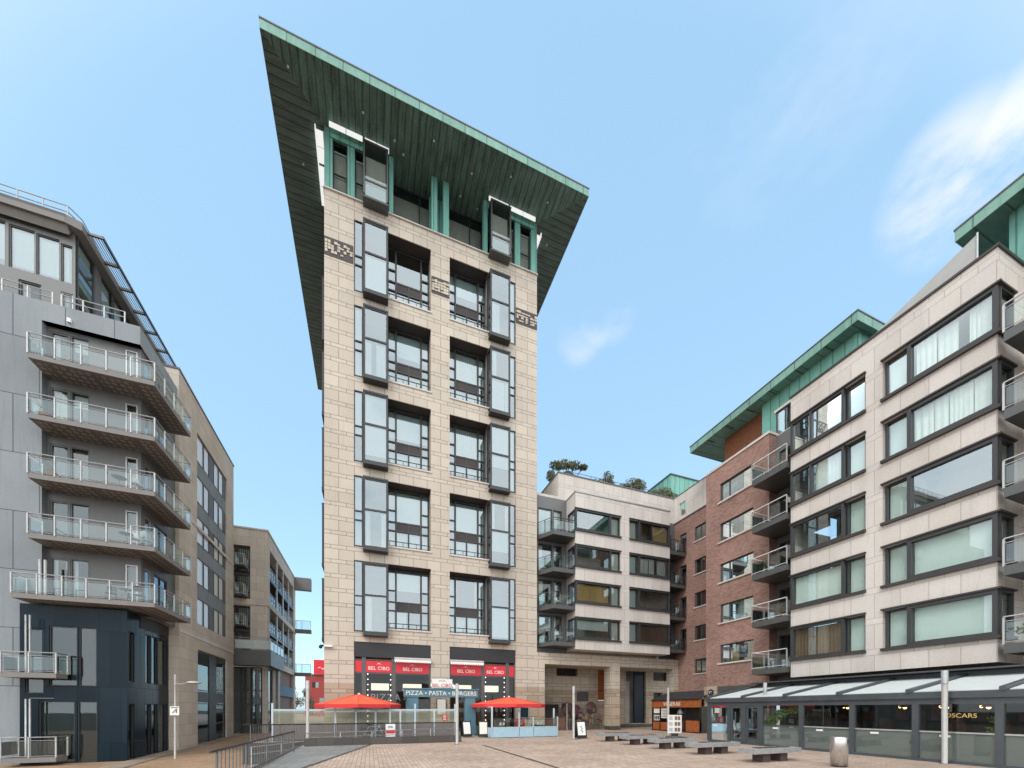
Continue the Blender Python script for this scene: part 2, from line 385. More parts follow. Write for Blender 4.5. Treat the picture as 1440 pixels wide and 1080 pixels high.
def window(parent, fr, a0, a1, z0, z1, n=-.12, cols=(), rows=(), w=.07, d=.09, cur=None, room=1.8, pane='pane', frame='frame', name='window', label=None, rmat='room'):
    mb = MB(); i0, i1 = n-d, n
    mb.ob(fr, a0, a0+w, i0, i1, z0, z1); mb.ob(fr, a1-w, a1, i0, i1, z0, z1)
    mb.ob(fr, a0+w, a1-w, i0, i1-.003, z0, z0+w); mb.ob(fr, a0+w, a1-w, i0, i1-.003, z1-w, z1)
    for c in cols: mb.ob(fr, c-w*.45, c+w*.45, i0, i1-.006, z0+w, z1-w)
    for r in rows:
        e = (r,) if not isinstance(r, tuple) else r
        b0, b1 = (a0+w, a1-w) if len(e) == 1 else e[1:]
        mb.ob(fr, b0, b1, i0, i1-.012, e[0]-w*.4, e[0]+w*.4)
    part = mb.build(name, frame, parent)
    if label: part['label'] = label
    MB().sheet(fr, a0+w*.5, a1-w*.5, n-d*.6, z0+w*.5, z1-w*.5).build('pane', pane, part)
    dress(part, fr, a0+w, a1-w, z0+w, z1-w, n-d-.1, cur)
    if room:
        r_ = MB(); room_box(r_, fr, a0-.02, a1+.02, z0-.02, z1+.02, n-d-.02, n-d-room); r_.build('room', rmat, part)
    return part
def balcony(parent, outer, inner, zt, th=.3, rh=1.0, mat='slab_edge', rmat='galv', pane='pane_balcony', gap=1.05, soffit=None, inset=.05, mid=True, label=None):
    """outer: rail line from wall to wall; inner: closes the slab along the wall"""
    part = MB().prism(list(outer)+list(inner), zt-th, zt).build('balcony', mat, parent)
    if label: part['label'] = label
    rl = MB(); gp = MB(); o = [Vector((x, y, 0)) for x, y in outer]
    c = sum(o, Vector())/len(o)
    for x, y in inner: c += Vector((x, y, 0))*0
    posts = []
    for p, q in zip(o, o[1:]):
        L = (q-p).length; k = max(1, round(L/gap)); d = (q-p)/L; nrm = Vector((-d.y, d.x, 0))
        for i in range(k+1):
            b = p+d*(L*i/k)
            if not any((b-e).length < .08 for e in posts): posts.append(b)
        for i in range(k):
            s, e = p+d*(L*i/k+.06), p+d*(L*(i+1)/k-.06)
            gp.quad((s.x,s.y,zt+.12), (e.x,e.y,zt+.12), (e.x,e.y,zt+rh-.22), (s.x,s.y,zt+rh-.22))
        for h, r in ((rh, .028), (rh-.17, .016), (.07, .016)) if mid else ((rh, .03), (.08, .02)):
            rl.tube((p.x,p.y,zt+h), (q.x,q.y,zt+h), r, 6)
    for b in posts: rl.box(b.x-.028, b.x+.028, b.y-.028, b.y+.028, zt-.02 if th > .1 else zt, zt+rh-.02)
    rl.build('railing', rmat, part); gp.build('glass_panel', pane, part)
    if soffit:
        cx = sum(p[0] for p in list(outer)+list(inner))/(len(outer)+len(inner)); cy = sum(p[1] for p in list(outer)+list(inner))/(len(outer)+len(inner))
        MB().quad(*[(cx+(x-cx)*.94, cy+(y-cy)*.9, zt-th-.005) for x, y in list(outer)+list(inner)]).build('soffit_panel', soffit, part)
    return part
LV = [15.72, 12.84, 9.96, 7.08, 4.2]
# ------------------------------------------------------------------ corner tower
FT = front(28.5)
tower = thing('tower_block', 'tall beige stone corner tower under a wide overhanging copper roof', 'tower', (4.83, 38.5, 0))
TX0, TX1 = -2.82, 12.48
ROWS = [34.93-5.76*k for k in range(5)]
holes = []
for zt in ROWS:
    zb = zt-4.52
    for m in (0, 1):
        mi = (lambda a, b: (a, b)) if not m else (lambda a, b: (9.66-b, 9.66-a))
        holes.append(mi(-1.0, 1.2)+(zb-.32, zt+.0)); holes.append(mi(1.2, 4.15)+(zb, zt))
for a, b in ((-1.0, 4.15), (5.51, 10.66)): holes.append((a, b, .12, 6.38))
w = MB().facade(FT, TX0, TX1, -.6, 36.2, holes, 1.1)
w.sheet(west(TX0), 28.5, 49, 0, -1.2, 36.2); w.sheet(east(TX1), 28.5, 49, 0, -1.2, 36.2); w.sheet(front(49), TX0, TX1, 0, -1.2, 36.2)
w.build('stone_wall', 'tower_stone', tower)
MB().box(TX0-.06, TX1+.06, 28.4, 29.1, 36.2, 36.27).build('stone_coping', 'pale_stone', tower)
for zt in ROWS:
    for a, b in ((1.2, 4.15), (5.51, 8.46)): MB().box(a-.02, b+.06, 28.44, 29.5, zt-4.52-.09, zt-4.52+.012).build('stone_sill', 'pale_stone', tower)
# recess linings: dark soffit
for zt in ROWS:
    for a, b in ((1.2, 4.15), (5.51, 8.46)): MB().box(a+.004, b-.004, 28.56, 29.55, zt-.02, zt-.004).build('recess_soffit', 'bronze', tower)
FR_ = front(29.4)
OR_CUR = {0: [('', 'blind50'), ('', 'blind60')], 1: ('', 'onep'), 2: ('blind100', 'blind85'), 3: ('', 'pleat'), 4: ('', 'onep')}
def recess_window(zt, mirror, cur):
    zb = zt-4.52; x = (lambda a: a) if not mirror else (lambda a: 9.66-a)
    def ob(mb, a, b, n0, n1, z0, z1): mb.ob(FR_, min(x(a),x(b)), max(x(a),x(b)), n0, n1, z0, z1)
    mb = MB(); top = zt-.03
    for a, b in ((1.2, 1.28), (1.72, 1.84), (3.50, 3.62), (4.07, 4.15)): ob(mb, a, b, -.06, .06, zb, top)
    ob(mb, 1.28, 4.07, -.06, .055, top-.1, top); ob(mb, 1.28, 4.07, -.06, .055, zb, zb+.08)
    for z in (zb+2.95, zb+2.12, zb+1.5):
        ob(mb, 1.28, 1.72, -.05, .05, z-.045, z+.045); ob(mb, 3.62, 4.07, -.05, .05, z-.045, z+.045)
    for z in (zb+2.12, zb+1.5): ob(mb, 1.84, 3.5, -.05, .05, z-.05, z+.05)
    ob(mb, 2.62, 2.72, -.05, .045, zb+.08, zb+2.07)
    part = mb.build('recessed_window', 'frame', tower)
    lv = MB()
    for k in range(8):
        z = zb+1.56+k*.065
        ob(lv, 1.84, 2.62, -.03, .02, z, z+.045); ob(lv, 2.72, 3.5, -.03, .02, z, z+.045)
    lv.build('louvre_panel', 'louver', part)
    P = MB(); a, b = min(x(1.25),x(4.1)), max(x(1.25),x(4.1)); P.sheet(FR_, a, b, -.02, zb+.05, top-.05); P.build('pane', 'pane_sky', part)
    for c, (s0, s1, z0, z1) in zip(cur, ((1.3, 4.05, zb+2.1, top-.1), (1.3, 4.05, zb+.1, zb+1.5))):
        dress(part, FR_, min(x(s0),x(s1)), max(x(s0),x(s1)), z0, z1, -.22, c)
    r_ = MB(); room_box(r_, FR_, a, b, zb-.05, top, -.08, -2.4); r_.build('room', 'room', part)
    # juliet rail on the sill line
    rl = MB(); n = .80
    a, b = min(x(1.24),x(4.12)), max(x(1.24),x(4.12))
    rl.tube(FR_.p(a, n, zb+.42), FR_.p(b, n, zb+.42), .03); rl.tube(FR_.p(a, n, zb+.12), FR_.p(b, n, zb+.12), .02)
    for k in range(4):
        t = a+(b-a)*(k+.08)/3.16; rl.tube(FR_.p(t, n, zb), FR_.p(t, n, zb+.42), .022)
    rl.build('juliet_rail', 'steel_dark', part)
def oriel(zt, mirror, cur, fr=FT, shift=0.0, nm='oriel_window'):
    zb = zt-4.52; x = (lambda a: a+shift) if not mirror else (lambda a: 9.66-a)
    lo, hi = zb-.49, zt-.22; N = .5
    def ob(mb, a, b, n0, n1, z0, z1): mb.ob(fr, min(x(a),x(b)), max(x(a),x(b)), n0, n1, z0, z1)
    mb = MB()
    for a, b in ((-.40, -.28), (1.06, 1.18)):
        ob(mb, a, b, N-.12, N, lo+.02, hi-.1); ob(mb, a+.02, b-.02, -.3, -.02, lo+.02, hi-.1)
    ob(mb, -.42, 1.2, -.3, N+.02, hi-.1, hi+.02); ob(mb, -.42, 1.2, -.3, N+.02, lo-.12, lo+.03)
    zm = lo+(hi-lo)*.54
    for z in (lo+.1, zm, hi-.14): ob(mb, -.28, 1.06, N-.1, N-.02, z-.06, z+.06)
    for a in (-.40, 1.08):
        ob(mb, a, a+.1, -.02, N-.12, zm-.4, zm-.32); ob(mb, a, a+.1, -.02, N-.12, zm-1.0, zm-.93)
    # flat side strip beside the box, with its own transoms
    ob(mb, -1.0, -.93, -.1, .015, zb-.3, zt-.02); ob(mb, -.93, -.42, -.1, .01, zt-.07, zt-.02); ob(mb, -.93, -.42, -.1, .01, zb-.3, zb-.22)
    ob(mb, -.5, -.43, -.1, .012, zb-.22, zt-.07)
    for z in (zb+2.12, zb+1.5): ob(mb, -.93, -.5, -.1, .005, z-.04, z+.04)
    part = mb.build(nm, 'frame', tower)
    P = MB(); a, b = min(x(-.34),x(1.12)), max(x(-.34),x(1.12))
    P.sheet(fr, a, b, N-.06, lo+.03, hi-.1)
    for aa in (a, b): P.quad(fr.p(aa,0,lo+.03), fr.p(aa,N-.06,lo+.03), fr.p(aa,N-.06,hi-.1), fr.p(aa,0,hi-.1))
    P.sheet(fr, min(x(-.96),x(-.46)), max(x(-.96),x(-.46)), -.05, zb-.25, zt-.02)
    P.build('pane', 'pane_sky', part)
    for c, z0, z1 in ((cur[0], zm+.08, hi-.15), (cur[1], lo+.1, zm-.08)): dress(part, fr, a+.06, b-.06, z0, z1, N-.2, c)
    if cur[0].startswith('blind') or cur[1]: dress(part, fr, min(x(-.93),x(-.5)), max(x(-.93),x(-.5)), zb-.2, zt-.1, -.2, rnd.choice(['blind100', 'blind60', '', '', 'pleat']))
    r_ = MB(); room_box(r_, fr, min(x(-1.0),x(1.2)), max(x(-1.0),x(1.2)), zb-.32, zt+.04, -.32, -2.2); r_.build('room', 'room', part)
LC = [('', 'blind100'), ('', 'drape'), ('blind100', 'blind80'), ('', 'sides'), ('', 'onep')]
RC = [('', 'onep'), ('onep', 'drape'), ('blind100', 'blind35'), ('sides', 'blind60'), ('', 'blind90')]
LR = [('', 'blind100'), ('blind70', 'blind50'), ('blind80', 'blind100'), ('blind90', 'pleat'), ('blind60', 'onep')]
RR = [('blind60', 'blind60'), ('pleat', 'blind100'), ('pleat', 'blind40'), ('blind90', 'pleat'), ('sides', 'pleat')]
for k, zt in enumerate(ROWS):
    oriel(zt, 0, LC[k]); oriel(zt, 1, RC[k]); recess_window(zt, 0, LR[k]); recess_window(zt, 1, RR[k])
for zt in ROWS:        # boxes on the side facing the lane
    fr = west(TX0); mb = MB(); z0, z1 = zt-4.9, zt-.1
    mb.ob(fr, 33.0, 34.6, -.05, .62, z0, z0+.25); mb.ob(fr, 33.0, 34.6, -.05, .62, z1-.1, z1)
    for a in (33.0, 34.5): mb.ob(fr, a, a+.1, .0, .6, z0+.25, z1-.1)
    pt = mb.build('side_oriel_window', 'frame', tower)
    P = MB(); P.sheet(fr, 33.05, 34.55, .56, z0+.2, z1-.05)
    for a in (33.05, 34.55): P.quad(fr.p(a,0,z0+.2), fr.p(a,.56,z0+.2), fr.p(a,.56,z1), fr.p(a,0,z1))
    P.build('pane', 'pane_dark', pt)
# carved frieze on the three piers
r2 = random.Random(3)
for a, b in ((TX0, -1.04), (4.19, 5.47), (10.70, TX1)):
    fz = MB().ob(FT, a, b, -.02, .02, 31.84, 33.06).build('frieze', 'bronze', tower); ms = MB()
    z0, z1 = 32.02, 32.88; n = max(4, round((b-a)/.2)); s = (b-a-.06)/n
    for i in range(n):
        x0 = a+.03+i*s
        for j in range(4):
            if r2.random() < .8: ms.ob(FT, x0+.012, x0+s+(.012 if r2.random() < .5 else -.02), .02, .05, z0+j*.215+.02, z0+j*.215+(.2 if r2.random() < .6 else .12))
    ms.build('frieze_relief', 'tower_stone', fz)
# penthouse
PZ0, PZ1 = 36.27, 40.3
cols = [(-2.82, -2.32), (-1.4, -.95), (1.26, 1.55), (4.2, 4.61)]
cols += [(9.66-b, 9.66-a) for a, b in cols[:3]]+[(5.05, 5.46)]
for a, b in cols: MB().box(a, b, 28.5, 28.95, PZ0, PZ1).build('copper_column', 'copper', tower)
for y in (32.0, 35.5, 39):
    for a, b in ((TX0, TX0+.45), (TX1-.45, TX1)): MB().box(a, b, y, y+.5, PZ0, PZ1).build('copper_column', 'copper', tower)
for a, b in ((TX0+.01, 1.24), (8.42, TX1-.01)): MB().box(a, b, 28.52, 28.9, 39.85, 40.28).build('copper_beam', 'copper', tower)
for a, b in ((-2.32, -1.4), (-.95, -.37), (10.03, 10.61), (11.06, 11.98)):
    window(tower, front(28.5), a, b, PZ0, 39.85, n=-.2, rows=(PZ0+1.45,), cur=rnd.choice(['grey', 'blind20', 'grey']), room=2.4, pane='pane', name='penthouse_window')
for a, b in ((1.3, 4.9), (4.76, 8.36)):
    q = (a, a+3.3) if a < 3 else (a+.3, b)
    window(tower, front(29.9), q[0], q[1], PZ0, 40.25, n=0, cols=(q[0]+2.2,) if a < 3 else (q[0]+.4, q[0]+2.3), cur='grey', room=2.6, pane='pane', name='penthouse_window')
pc = MB().box(4.2, 5.46, 29.7, 30.0, PZ0, PZ1-.01); pc.box(TX0+.3, TX1-.3, 33, 33.2, PZ0, PZ1-.01); pc.build('inner_wall', 'copper', tower)
for m in (0, 1):       # glazed boxes on the penthouse
    x = (lambda a: a) if not m else (lambda a: 9.66-a); mb = MB(); z0, z1 = 36.02, 39.75
    def ob(a, b, n0, n1, c, d): mb.ob(FT, min(x(a),x(b)), max(x(a),x(b)), n0, n1, c, d)
    for a in (-.4, 1.08): ob(a, a+.1, .58, .68, z0+.15, z1-.1)
    ob(-.42, 1.2, -.1, .62, z0, z0+.12); ob(-.42, 1.2, -.1, .7, z1-.1, z1); ob(-.3, 1.08, .6, .66, 37.1, 37.2)
    p = mb.build('penthouse_oriel', 'steel_dark', tower); P = MB(); a, b = min(x(-.35),x(1.13)), max(x(-.35),x(1.13))
    P.sheet(FT, a, b, .63, z0+.1, z1-.05)
    for q in (a, b): P.quad(FT.p(q,0,z0+.1), FT.p(q,.63,z0+.1), FT.p(q,.63,z1), FT.p(q,0,z1))
    P.build('pane', 'pane', p); dress(p, FT, a+.1, b-.1, z0+.2, 37.05, .5, 'blind100'); dress(p, FT, a+.1, b-.1, 37.2, z1, .2, 'grey')
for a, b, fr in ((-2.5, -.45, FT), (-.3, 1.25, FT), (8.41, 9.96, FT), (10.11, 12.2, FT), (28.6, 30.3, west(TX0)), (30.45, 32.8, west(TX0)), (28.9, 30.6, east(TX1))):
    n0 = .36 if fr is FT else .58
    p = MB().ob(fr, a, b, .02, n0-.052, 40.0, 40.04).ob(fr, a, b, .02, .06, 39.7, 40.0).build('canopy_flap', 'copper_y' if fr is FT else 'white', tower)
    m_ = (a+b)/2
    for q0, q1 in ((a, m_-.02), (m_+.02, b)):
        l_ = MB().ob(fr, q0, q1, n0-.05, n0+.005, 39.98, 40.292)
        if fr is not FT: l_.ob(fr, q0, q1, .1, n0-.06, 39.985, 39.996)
        l_.build('glowing_flap_strip', 'flap_white_glow', p)  # white edge strips of the flap, brightness put in as glow
sg = MB()              # side glazing of the penthouse
for fr in (west(TX0), east(TX1)): sg.sheet(fr, 29, 49, -.25, PZ0, PZ1)
sg.build('side_glazing', 'pane_dark', tower)
# roof
ox0, ox1, oy0, oy1 = -5.85, 15.47, 25.62, 52.3
rf = MB().box(ox0+.03, ox1-.03, oy0+.03, oy1-.03, 40.34, 40.85).build('roof', 'roof_deck', tower)
i0, i1, j0, j1, zz = ox0+.04, ox1-.04, oy0+.04, oy1-.04, 40.3
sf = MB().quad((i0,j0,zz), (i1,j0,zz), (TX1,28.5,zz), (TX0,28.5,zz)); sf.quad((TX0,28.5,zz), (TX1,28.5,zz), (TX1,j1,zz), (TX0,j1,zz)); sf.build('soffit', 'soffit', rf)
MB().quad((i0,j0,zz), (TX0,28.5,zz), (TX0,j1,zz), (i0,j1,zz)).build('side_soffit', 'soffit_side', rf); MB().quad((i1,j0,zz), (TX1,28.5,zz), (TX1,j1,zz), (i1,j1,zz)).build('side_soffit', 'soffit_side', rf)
fa = MB(); fa.box(ox0, ox1, oy0, oy0+.03, 40.28, 40.82); fa.box(ox0, ox0+.03, oy0+.03, oy1, 40.28, 40.82); fa.box(ox1-.03, ox1, oy0+.03, oy1, 40.28, 40.82)
fa.build('fascia', 'copper_fascia', rf)
MB().box(ox0-.03, ox1+.03, oy0-.03, oy1, 40.82, 40.9).build('roof_edge', 'steel_dark', rf)
dl = MB(); r3 = random.Random(5)
for (x, y) in ((-4.6, 26.6), (-.4, 27.0), (1.6, 27.6), (4.1, 26.7), (6.9, 27.4), (9.6, 26.6), (12.7, 27.0), (13.8, 29.5), (14.2, 32.5), (-4.4, 31), (2.2, 28.1), (6.4, 28.9), (7.8, 29.2)):
    dl.box(x-.05, x+.05, y-.05, y+.05, 40.26, 40.297)
dl.build('soffit_downlight', 'white', rf)
# ground-floor restaurant front
for m, (a, b) in enumerate(((-1.0, 4.15), (5.51, 10.66))):
    x = (lambda v: v) if not m else (lambda v: 9.66-v)
    sh = MB(); sh.ob(FT, a, b, -.25, -.06, 5.36, 6.36)
    for k in range(9): sh.ob(FT, a, b, -.06, -.045, 5.40+k*.105, 5.46+k*.105)
    sh.build('roller_shutter', 'shutter', tower)
    u0, u1 = min(x(1.62),x(4.13)), max(x(1.62),x(4.13))
    aw = MB(); aw.tube(FT.p(u0, .16, 5.32), FT.p(u1, .16, 5.32), .09, 10); n = 18
    for k in range(n):
        s0, s1 = u0+(u1-u0)*k/n, u0+(u1-u0)*(k+1)/n; sm = (s0+s1)/2
        aw.quad(FT.p(s0,.22,5.26), FT.p(s1,.22,5.26), FT.p(s1,.23,5.12), FT.p(sm,.235,5.03), FT.p(s0,.23,5.12))
    aw.build('rolled_awning', 'white', tower)
    fm = MB(); 
    for v0, v1 in ((-1.0, -.93), (-.5, -.24), (1.45, 1.72), (4.05, 4.15)): fm.ob(FT, min(x(v0),x(v1)), max(x(v0),x(v1)), -.28, -.12, .15, 5.36)
    fm.ob(FT, a, b, -.29, -.1, .12, .34); fm.ob(FT, a+.01, b-.01, -.27, -.13, 4.24, 4.31); fm.ob(FT, a+.01, b-.01, -.27, -.13, 5.16, 5.22)
    p = fm.build('shop_window', 'steel_dark', tower)
    MB().sheet(FT, a+.03, b-.03, -.2, .2, 4.26).build('pane', 'pane_cafe', p)
    r_ = MB(); room_box(r_, FT, a, b, .1, 5.5, -.3, -6); r_.build('room', 'wicker', p)
    fu = MB(); 
    for k in range(6):
        t = a+.5+k*.85; fu.ob(FT, t, t+.6, -2.2-.3*(k%2), -1.7, .12, .85); fu.ob(FT, t+.1, t+.5, -4.5, -4.1, .9, 2.0+.3*(k%3))
    fu.build('dining_furniture', 'wood', p)
    pd = MB()
    for t in ((.1, 1.3), (2.3, 3.6)):
        pd.ob(FT, min(x(t[0]),x(t[1])), max(x(t[0]),x(t[1])), -1.4, -.9, 3.15, 3.62)
    pd.build('pendant_shade', 'lamp_soft', p)
    bl = MB()
    for v in (-.12, 1.38):
        for k in range(11): bl.ball(FT.p(x(v), -.12, 4.2-k*.36), .036, 5)
    bl.build('bulb_string', 'bulb', p)
def shop_sign(x0, x1, z0, z1, txt, sz, lab, col='white', y=28.62):
    t = thing('shop_sign', lab, 'sign', ((x0+x1)/2, y, z0), 'red restaurant signs over the shop windows')
    MB().box(x0, x1, y, y+.05, z0, z1).build('panel', 'red_sign', t)
    if txt:
        c = (x0+x1)/2
        text_mb(txt, sz, face_front(c, y-.004, z0+(z1-z0)*.22), .006).build('lettering', col, t)
        e = MB()           # small crest over the name
        for k in range(5):
            a = R(30+30*k); e.tube((c+.05*math.cos(a), y-.006, z0+(z1-z0)*.72+.03*math.sin(a)), (c+.13*math.cos(a), y-.006, z0+(z1-z0)*.72+.10*math.sin(a)), .012, 5)
        e.tube((c-.2, y-.006, z0+(z1-z0)*.70), (c+.2, y-.006, z0+(z1-z0)*.70), .01, 5); e.build('crest', col, t)
for q in ((-.92, -.51, '', .3, 'narrow blank red panel at the far left edge of the shopfront'),
          (-.23, 1.44, 'BEL CIBO', .34, 'bright red sign with white lettering over the left bulb-lit window'),
          (1.73, 4.04, 'BEL CIBO', .33, 'wide red sign with lettering under the rolled awning, left shopfront'),
          (5.62, 7.93, 'BEL CIBO', .33, 'wide red sign with lettering under the rolled awning, right shopfront'),
          (8.22, 9.89, 'BEL CIBO', .34, 'bright red sign with white lettering over the right bulb-lit window'),
          (10.17, 10.58, '', .3, 'narrow blank red panel at the far right edge of the shopfront')):
    shop_sign(q[0], q[1], 4.33, 5.12, q[2], q[3], q[4])
mq = text_mb('PIZZA', .74, face_front(1.05, 28.86, 2.35), .05, spacing=1.05)
mt = thing('marquee_letters', 'white marquee letters hanging inside the shop window above the left red parasol', 'sign', (1.05, 28.86, 2.35))
mq.build('letters', 'rust', mt); text_mb('PIZZA', .70, face_front(1.05, 28.79, 2.37), .01, spacing=1.10).build('bulb_face', 'white', mt)
# camera on the corner, notice boards
cam = thing('security_camera', 'small white dome security camera on a bracket at the tower corner', 'camera', (-2.82, 28.5, 5.95))
MB().box(-2.82, -2.3, 28.3, 28.5, 5.9, 6.02).build('bracket', 'white', cam)
MB().tube((-3.05, 28.4, 5.97), (-2.82, 28.4, 5.97), .06).ball((-3.02, 28.4, 5.88), .12, 8).build('dome', 'black', cam)
nb = thing('notice_board', 'dark blue framed menu board on the stone pier behind the right parasol', 'notice board', (9.9+.45, 28.46, 1.0))
MB().box(11.0, 11.75, 28.42, 28.5, 1.1, 1.95).build('frame', 'pale_blue_post', nb); MB().box(11.04, 11.71, 28.4, 28.418, 1.14, 1.91).build('board', 'navy_panel', nb)
# ------------------------------------------------------------------ low stone block beside the tower
mid = thing('low_apartment_block', 'pale stone apartment block with bay windows above a colonnade beside the tower', 'building', (20, 32, 0))
HD = [17.72, 14.84, 11.96, 9.08]
w = MB().facade(FT, 12.482, 26.75, -.3, 6.3, [(13.16, 19.3, -.3, 5.41), (20.27, 26.05, -.3, 5.44)], .9)
w.sheet(front(28.95), 15.33, 24.65, 0, 6.3, 19.0)
w.quad((12.49,28.5,6.3), (26.75,28.5,6.3), (26.75,28.95,6.3), (12.49,28.95,6.3))
w.build('lower_wall', 'tower_stone', mid)
bk = front(32.0)
b = MB().facade(bk, 12.482, 29.5, -.3, 6.2, [(15.95, 18.13, 4.83, 5.68), (13.4, 14.4, 4.83, 5.68), (20.31, 21.18, 2.61, 5.64), (23.44, 25.83, .39, 5.65), (26.73, 28.61, 4.63, 5.67), (26.75, 27.9, 2.59, 3.44)], .35)
b.build('colonnade_back_wall', 'tower_stone', mid)
MB().quad((12.49,28.6,5.5), (29.5,28.6,5.5), (29.5,32,5.5), (12.49,32,5.5)).build('colonnade_soffit', 'tower_stone', mid)
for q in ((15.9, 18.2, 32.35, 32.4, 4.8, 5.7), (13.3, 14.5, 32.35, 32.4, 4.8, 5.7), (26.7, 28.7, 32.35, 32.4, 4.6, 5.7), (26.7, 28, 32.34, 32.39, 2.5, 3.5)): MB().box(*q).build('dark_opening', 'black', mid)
d = MB(); d.box(20.35, 21.15, 32.28, 32.34, 2.65, 5.6); d.build('timber_panel', 'orange_wood', mid); MB().box(20.36, 21.14, 32.2, 32.27, 3.5, 3.6).build('timber_rail', 'rust', mid)
d = MB(); d.box(23.4, 25.9, 33.4, 33.5, .3, 5.7); d.box(23.4, 25.9, 32.3, 33.4, 5.6, 5.65); d.box(23.4, 25.9, 32.3, 33.4, .3, .39); d.build('entrance_recess', 'room', mid)
d = MB(); d.box(24.6, 25.8, 32.2, 32.4, .39, 5.6); d.build('entrance_door', 'navy_panel', mid)
MB().box(23.5, 24.55, 32.9, 33.0, .4, 4.6).build('entrance_screen', 'pale_stone', mid)
MB().box(18.03, 19.21, 31.9, 32.0, 2.53, 3.41).build('louvre_panel', 'steel_dark', mid)
for q in ((21.3, 26.6, 31.85, 32.0, -.1, .32), (19.28, 20.29, 28.42, 29.4, -.1, .34), (26.0, 26.76, 28.44, 28.6, -.1, .34)): MB().box(*q).build('plinth', 'dark_stone', mid)
# bay
BF, BS = front(27.4), west(15.33); BX0, BX1 = 15.33, 24.65
hf, hs = [], []
for h in HD:
    hf += [(BX0, 19.58, h-1.66, h), (20.42, BX1, h-1.66, h)]; hs.append((27.4, 28.65, h-1.66, h))
w = MB().facade(BF, BX0, BX1, 6.55, 19.02, hf, .3); w.facade(BS, 27.4, 28.95, 6.55, 19.02, hs, .3); w.sheet(east(BX1), 27.4, 28.95, 0, 6.55, 19.02)
w.quad((BX0,27.4,6.55), (BX1,27.4,6.55), (BX1,28.95,6.55), (BX0,28.95,6.55)); w.build('bay_wall', 'pale_stone', mid)
MB().box(BX0-.05, BX1+.05, 27.35, 29.0, 19.02, 19.1).build('bay_coping', 'galv', mid)
it = MB(); it.box(BX0+.2, BX1-.2, 29.9, 30, 6.6, 19)
for h in HD: it.box(BX0+.35, BX1-.3, 27.75, 29.9, h-1.9, h-1.72)
it.build('interior', 'room', mid)
B1 = ['', '', 'tan', 'blind55']; B2 = ['half', 'drape', '', 'brown']
for k, h in enumerate(HD):
    p = window(mid, BF, BX0-.02, 18.62, h-1.66, h, n=.06, w=.13, d=.2, cur=B1[k], room=0, pane='pane_sky' if k == 0 else 'pane', name='bay_window')
    e = MB(); e.ob(BF, 18.62, 19.58, -.28, .05, h-1.64, h-1.56); e.ob(BF, 18.62, 19.58, -.28, .05, h-.07, h)
    s = MB(); s.ob(BF, BX0-.1, 19.6, 0, .12, h-1.76, h-1.66); s.ob(BF, BX0-.1, 19.6, 0, .1, h, h+.05); s.ob(BS, 27.4, 28.7, 0, .1, h-1.76, h-1.66); s.build('sill', 'frame', p)
    window(mid, BS, 27.45, 28.65, h-1.66, h, n=.04, w=.1, d=.15, cur='', room=0, name='side_window')
    window(mid, BF, 18.62, 19.58, h-1.64, h-.02, n=-.16, w=.07, cur=rnd.choice(['blind100', 'pleat']), room=1.5, pane='pane_green', name='narrow_window')
    p = window(mid, BF, 21.36, BX1-.02, h-1.66, h, n=.06, w=.13, d=.2, cur=B2[k], room=0, name='bay_window')
    s = MB(); s.ob(BF, 20.4, BX1+.02, 0, .12, h-1.76, h-1.66); s.ob(BF, 20.4, BX1, 0, .1, h, h+.05); s.build('sill', 'frame', p)
    window(mid, BF, 20.42, 21.36, h-1.64, h-.02, n=-.16, w=.07, cur='blind100', room=1.5, pane='pane_green', name='narrow_window')
# recesses either side of the bay
rw = MB(); hl = [(12.75, 14.0, h-2.1, h+.35) for h in HD]+[(14.1, 14.9, h-2.1, h+.35) for h in HD]
rw.facade(front(28.9), 12.482, 15.33, 6.3, 19.05, hl, .1); rw.build('recess_wall', 'grey_metal', mid); rw = MB(); hr = [(25.1, 26.2, h-2.1, h+.1) for h in HD]; rw.facade(front(28.93), 24.65, 26.6, 6.3, 18.95, hr, .1); rw.build('recess_wall', 'grey_metal', mid)
for k, h in enumerate(HD):
    window(mid, front(28.9), 12.75, 14.0, h-2.1, h+.35, n=-.04, cur=['pleat', 'onep', 'onep', 'blind50'][k], pane='pane_sky', name='balcony_door')
    window(mid, front(28.9), 14.1, 14.9, h-2.1, h+.35, n=-.04, cur='pleat' if k == 0 else 'onep', name='balcony_door')
    window(mid, front(28.93), 25.1, 26.2, h-2.1, h+.1, n=-.04, cur='onep', pane='pane_dark', name='balcony_door')
    z = LV[k]
    balcony(mid, [(12.62, 28.85), (13.4, 27.42), (15.26, 27.42)], [(15.26, 28.85)], z, th=.32, mat='steel_dark', rmat='steel_dark', gap=.95)
    balcony(mid, [(24.72, 27.5), (26.5, 27.5), (26.5, 28.85)], [(24.72, 28.85)], z, th=.3, mat='steel_dark', rmat='steel_dark', gap=.8)
# set-back parapet
FP = front(29.02)
w = MB(); w.facade(FP, 14.64, 26.66, 19.0, 21.3, [], .2); w.sheet(west(14.64), 29.02, 36, 0, 19.0, 21.3); w.box(12.5, 14.6, 28.9, 29.2, 19.05, 19.25)
w.quad((14.7,29.1,20.6), (30,29.1,20.6), (30,40,20.6), (14.7,40,20.6)); w.quad((12.49,29,19.1), (14.64,29,19.1), (14.64,40,19.1), (12.49,40,19.1)); w.build('parapet_wall', 'pale_stone', mid)
for q in ((14.58, 26.6, 28.96, 29.3, 21.3, 21.38), (14.58, 14.9, 29.3, 36, 21.3, 21.38)): MB().box(*q).build('parapet_coping', 'grey_metal', mid)
rl = MB()
for k in range(7): rl.tube((16.5+k*1.6, 29.6, 21.3), (16.5+k*1.6, 29.6, 22.0), .02)
rl.tube((16.5, 29.6, 22), (26.1, 29.6, 22), .02); rl.build('roof_rail', 'steel_dark', mid)
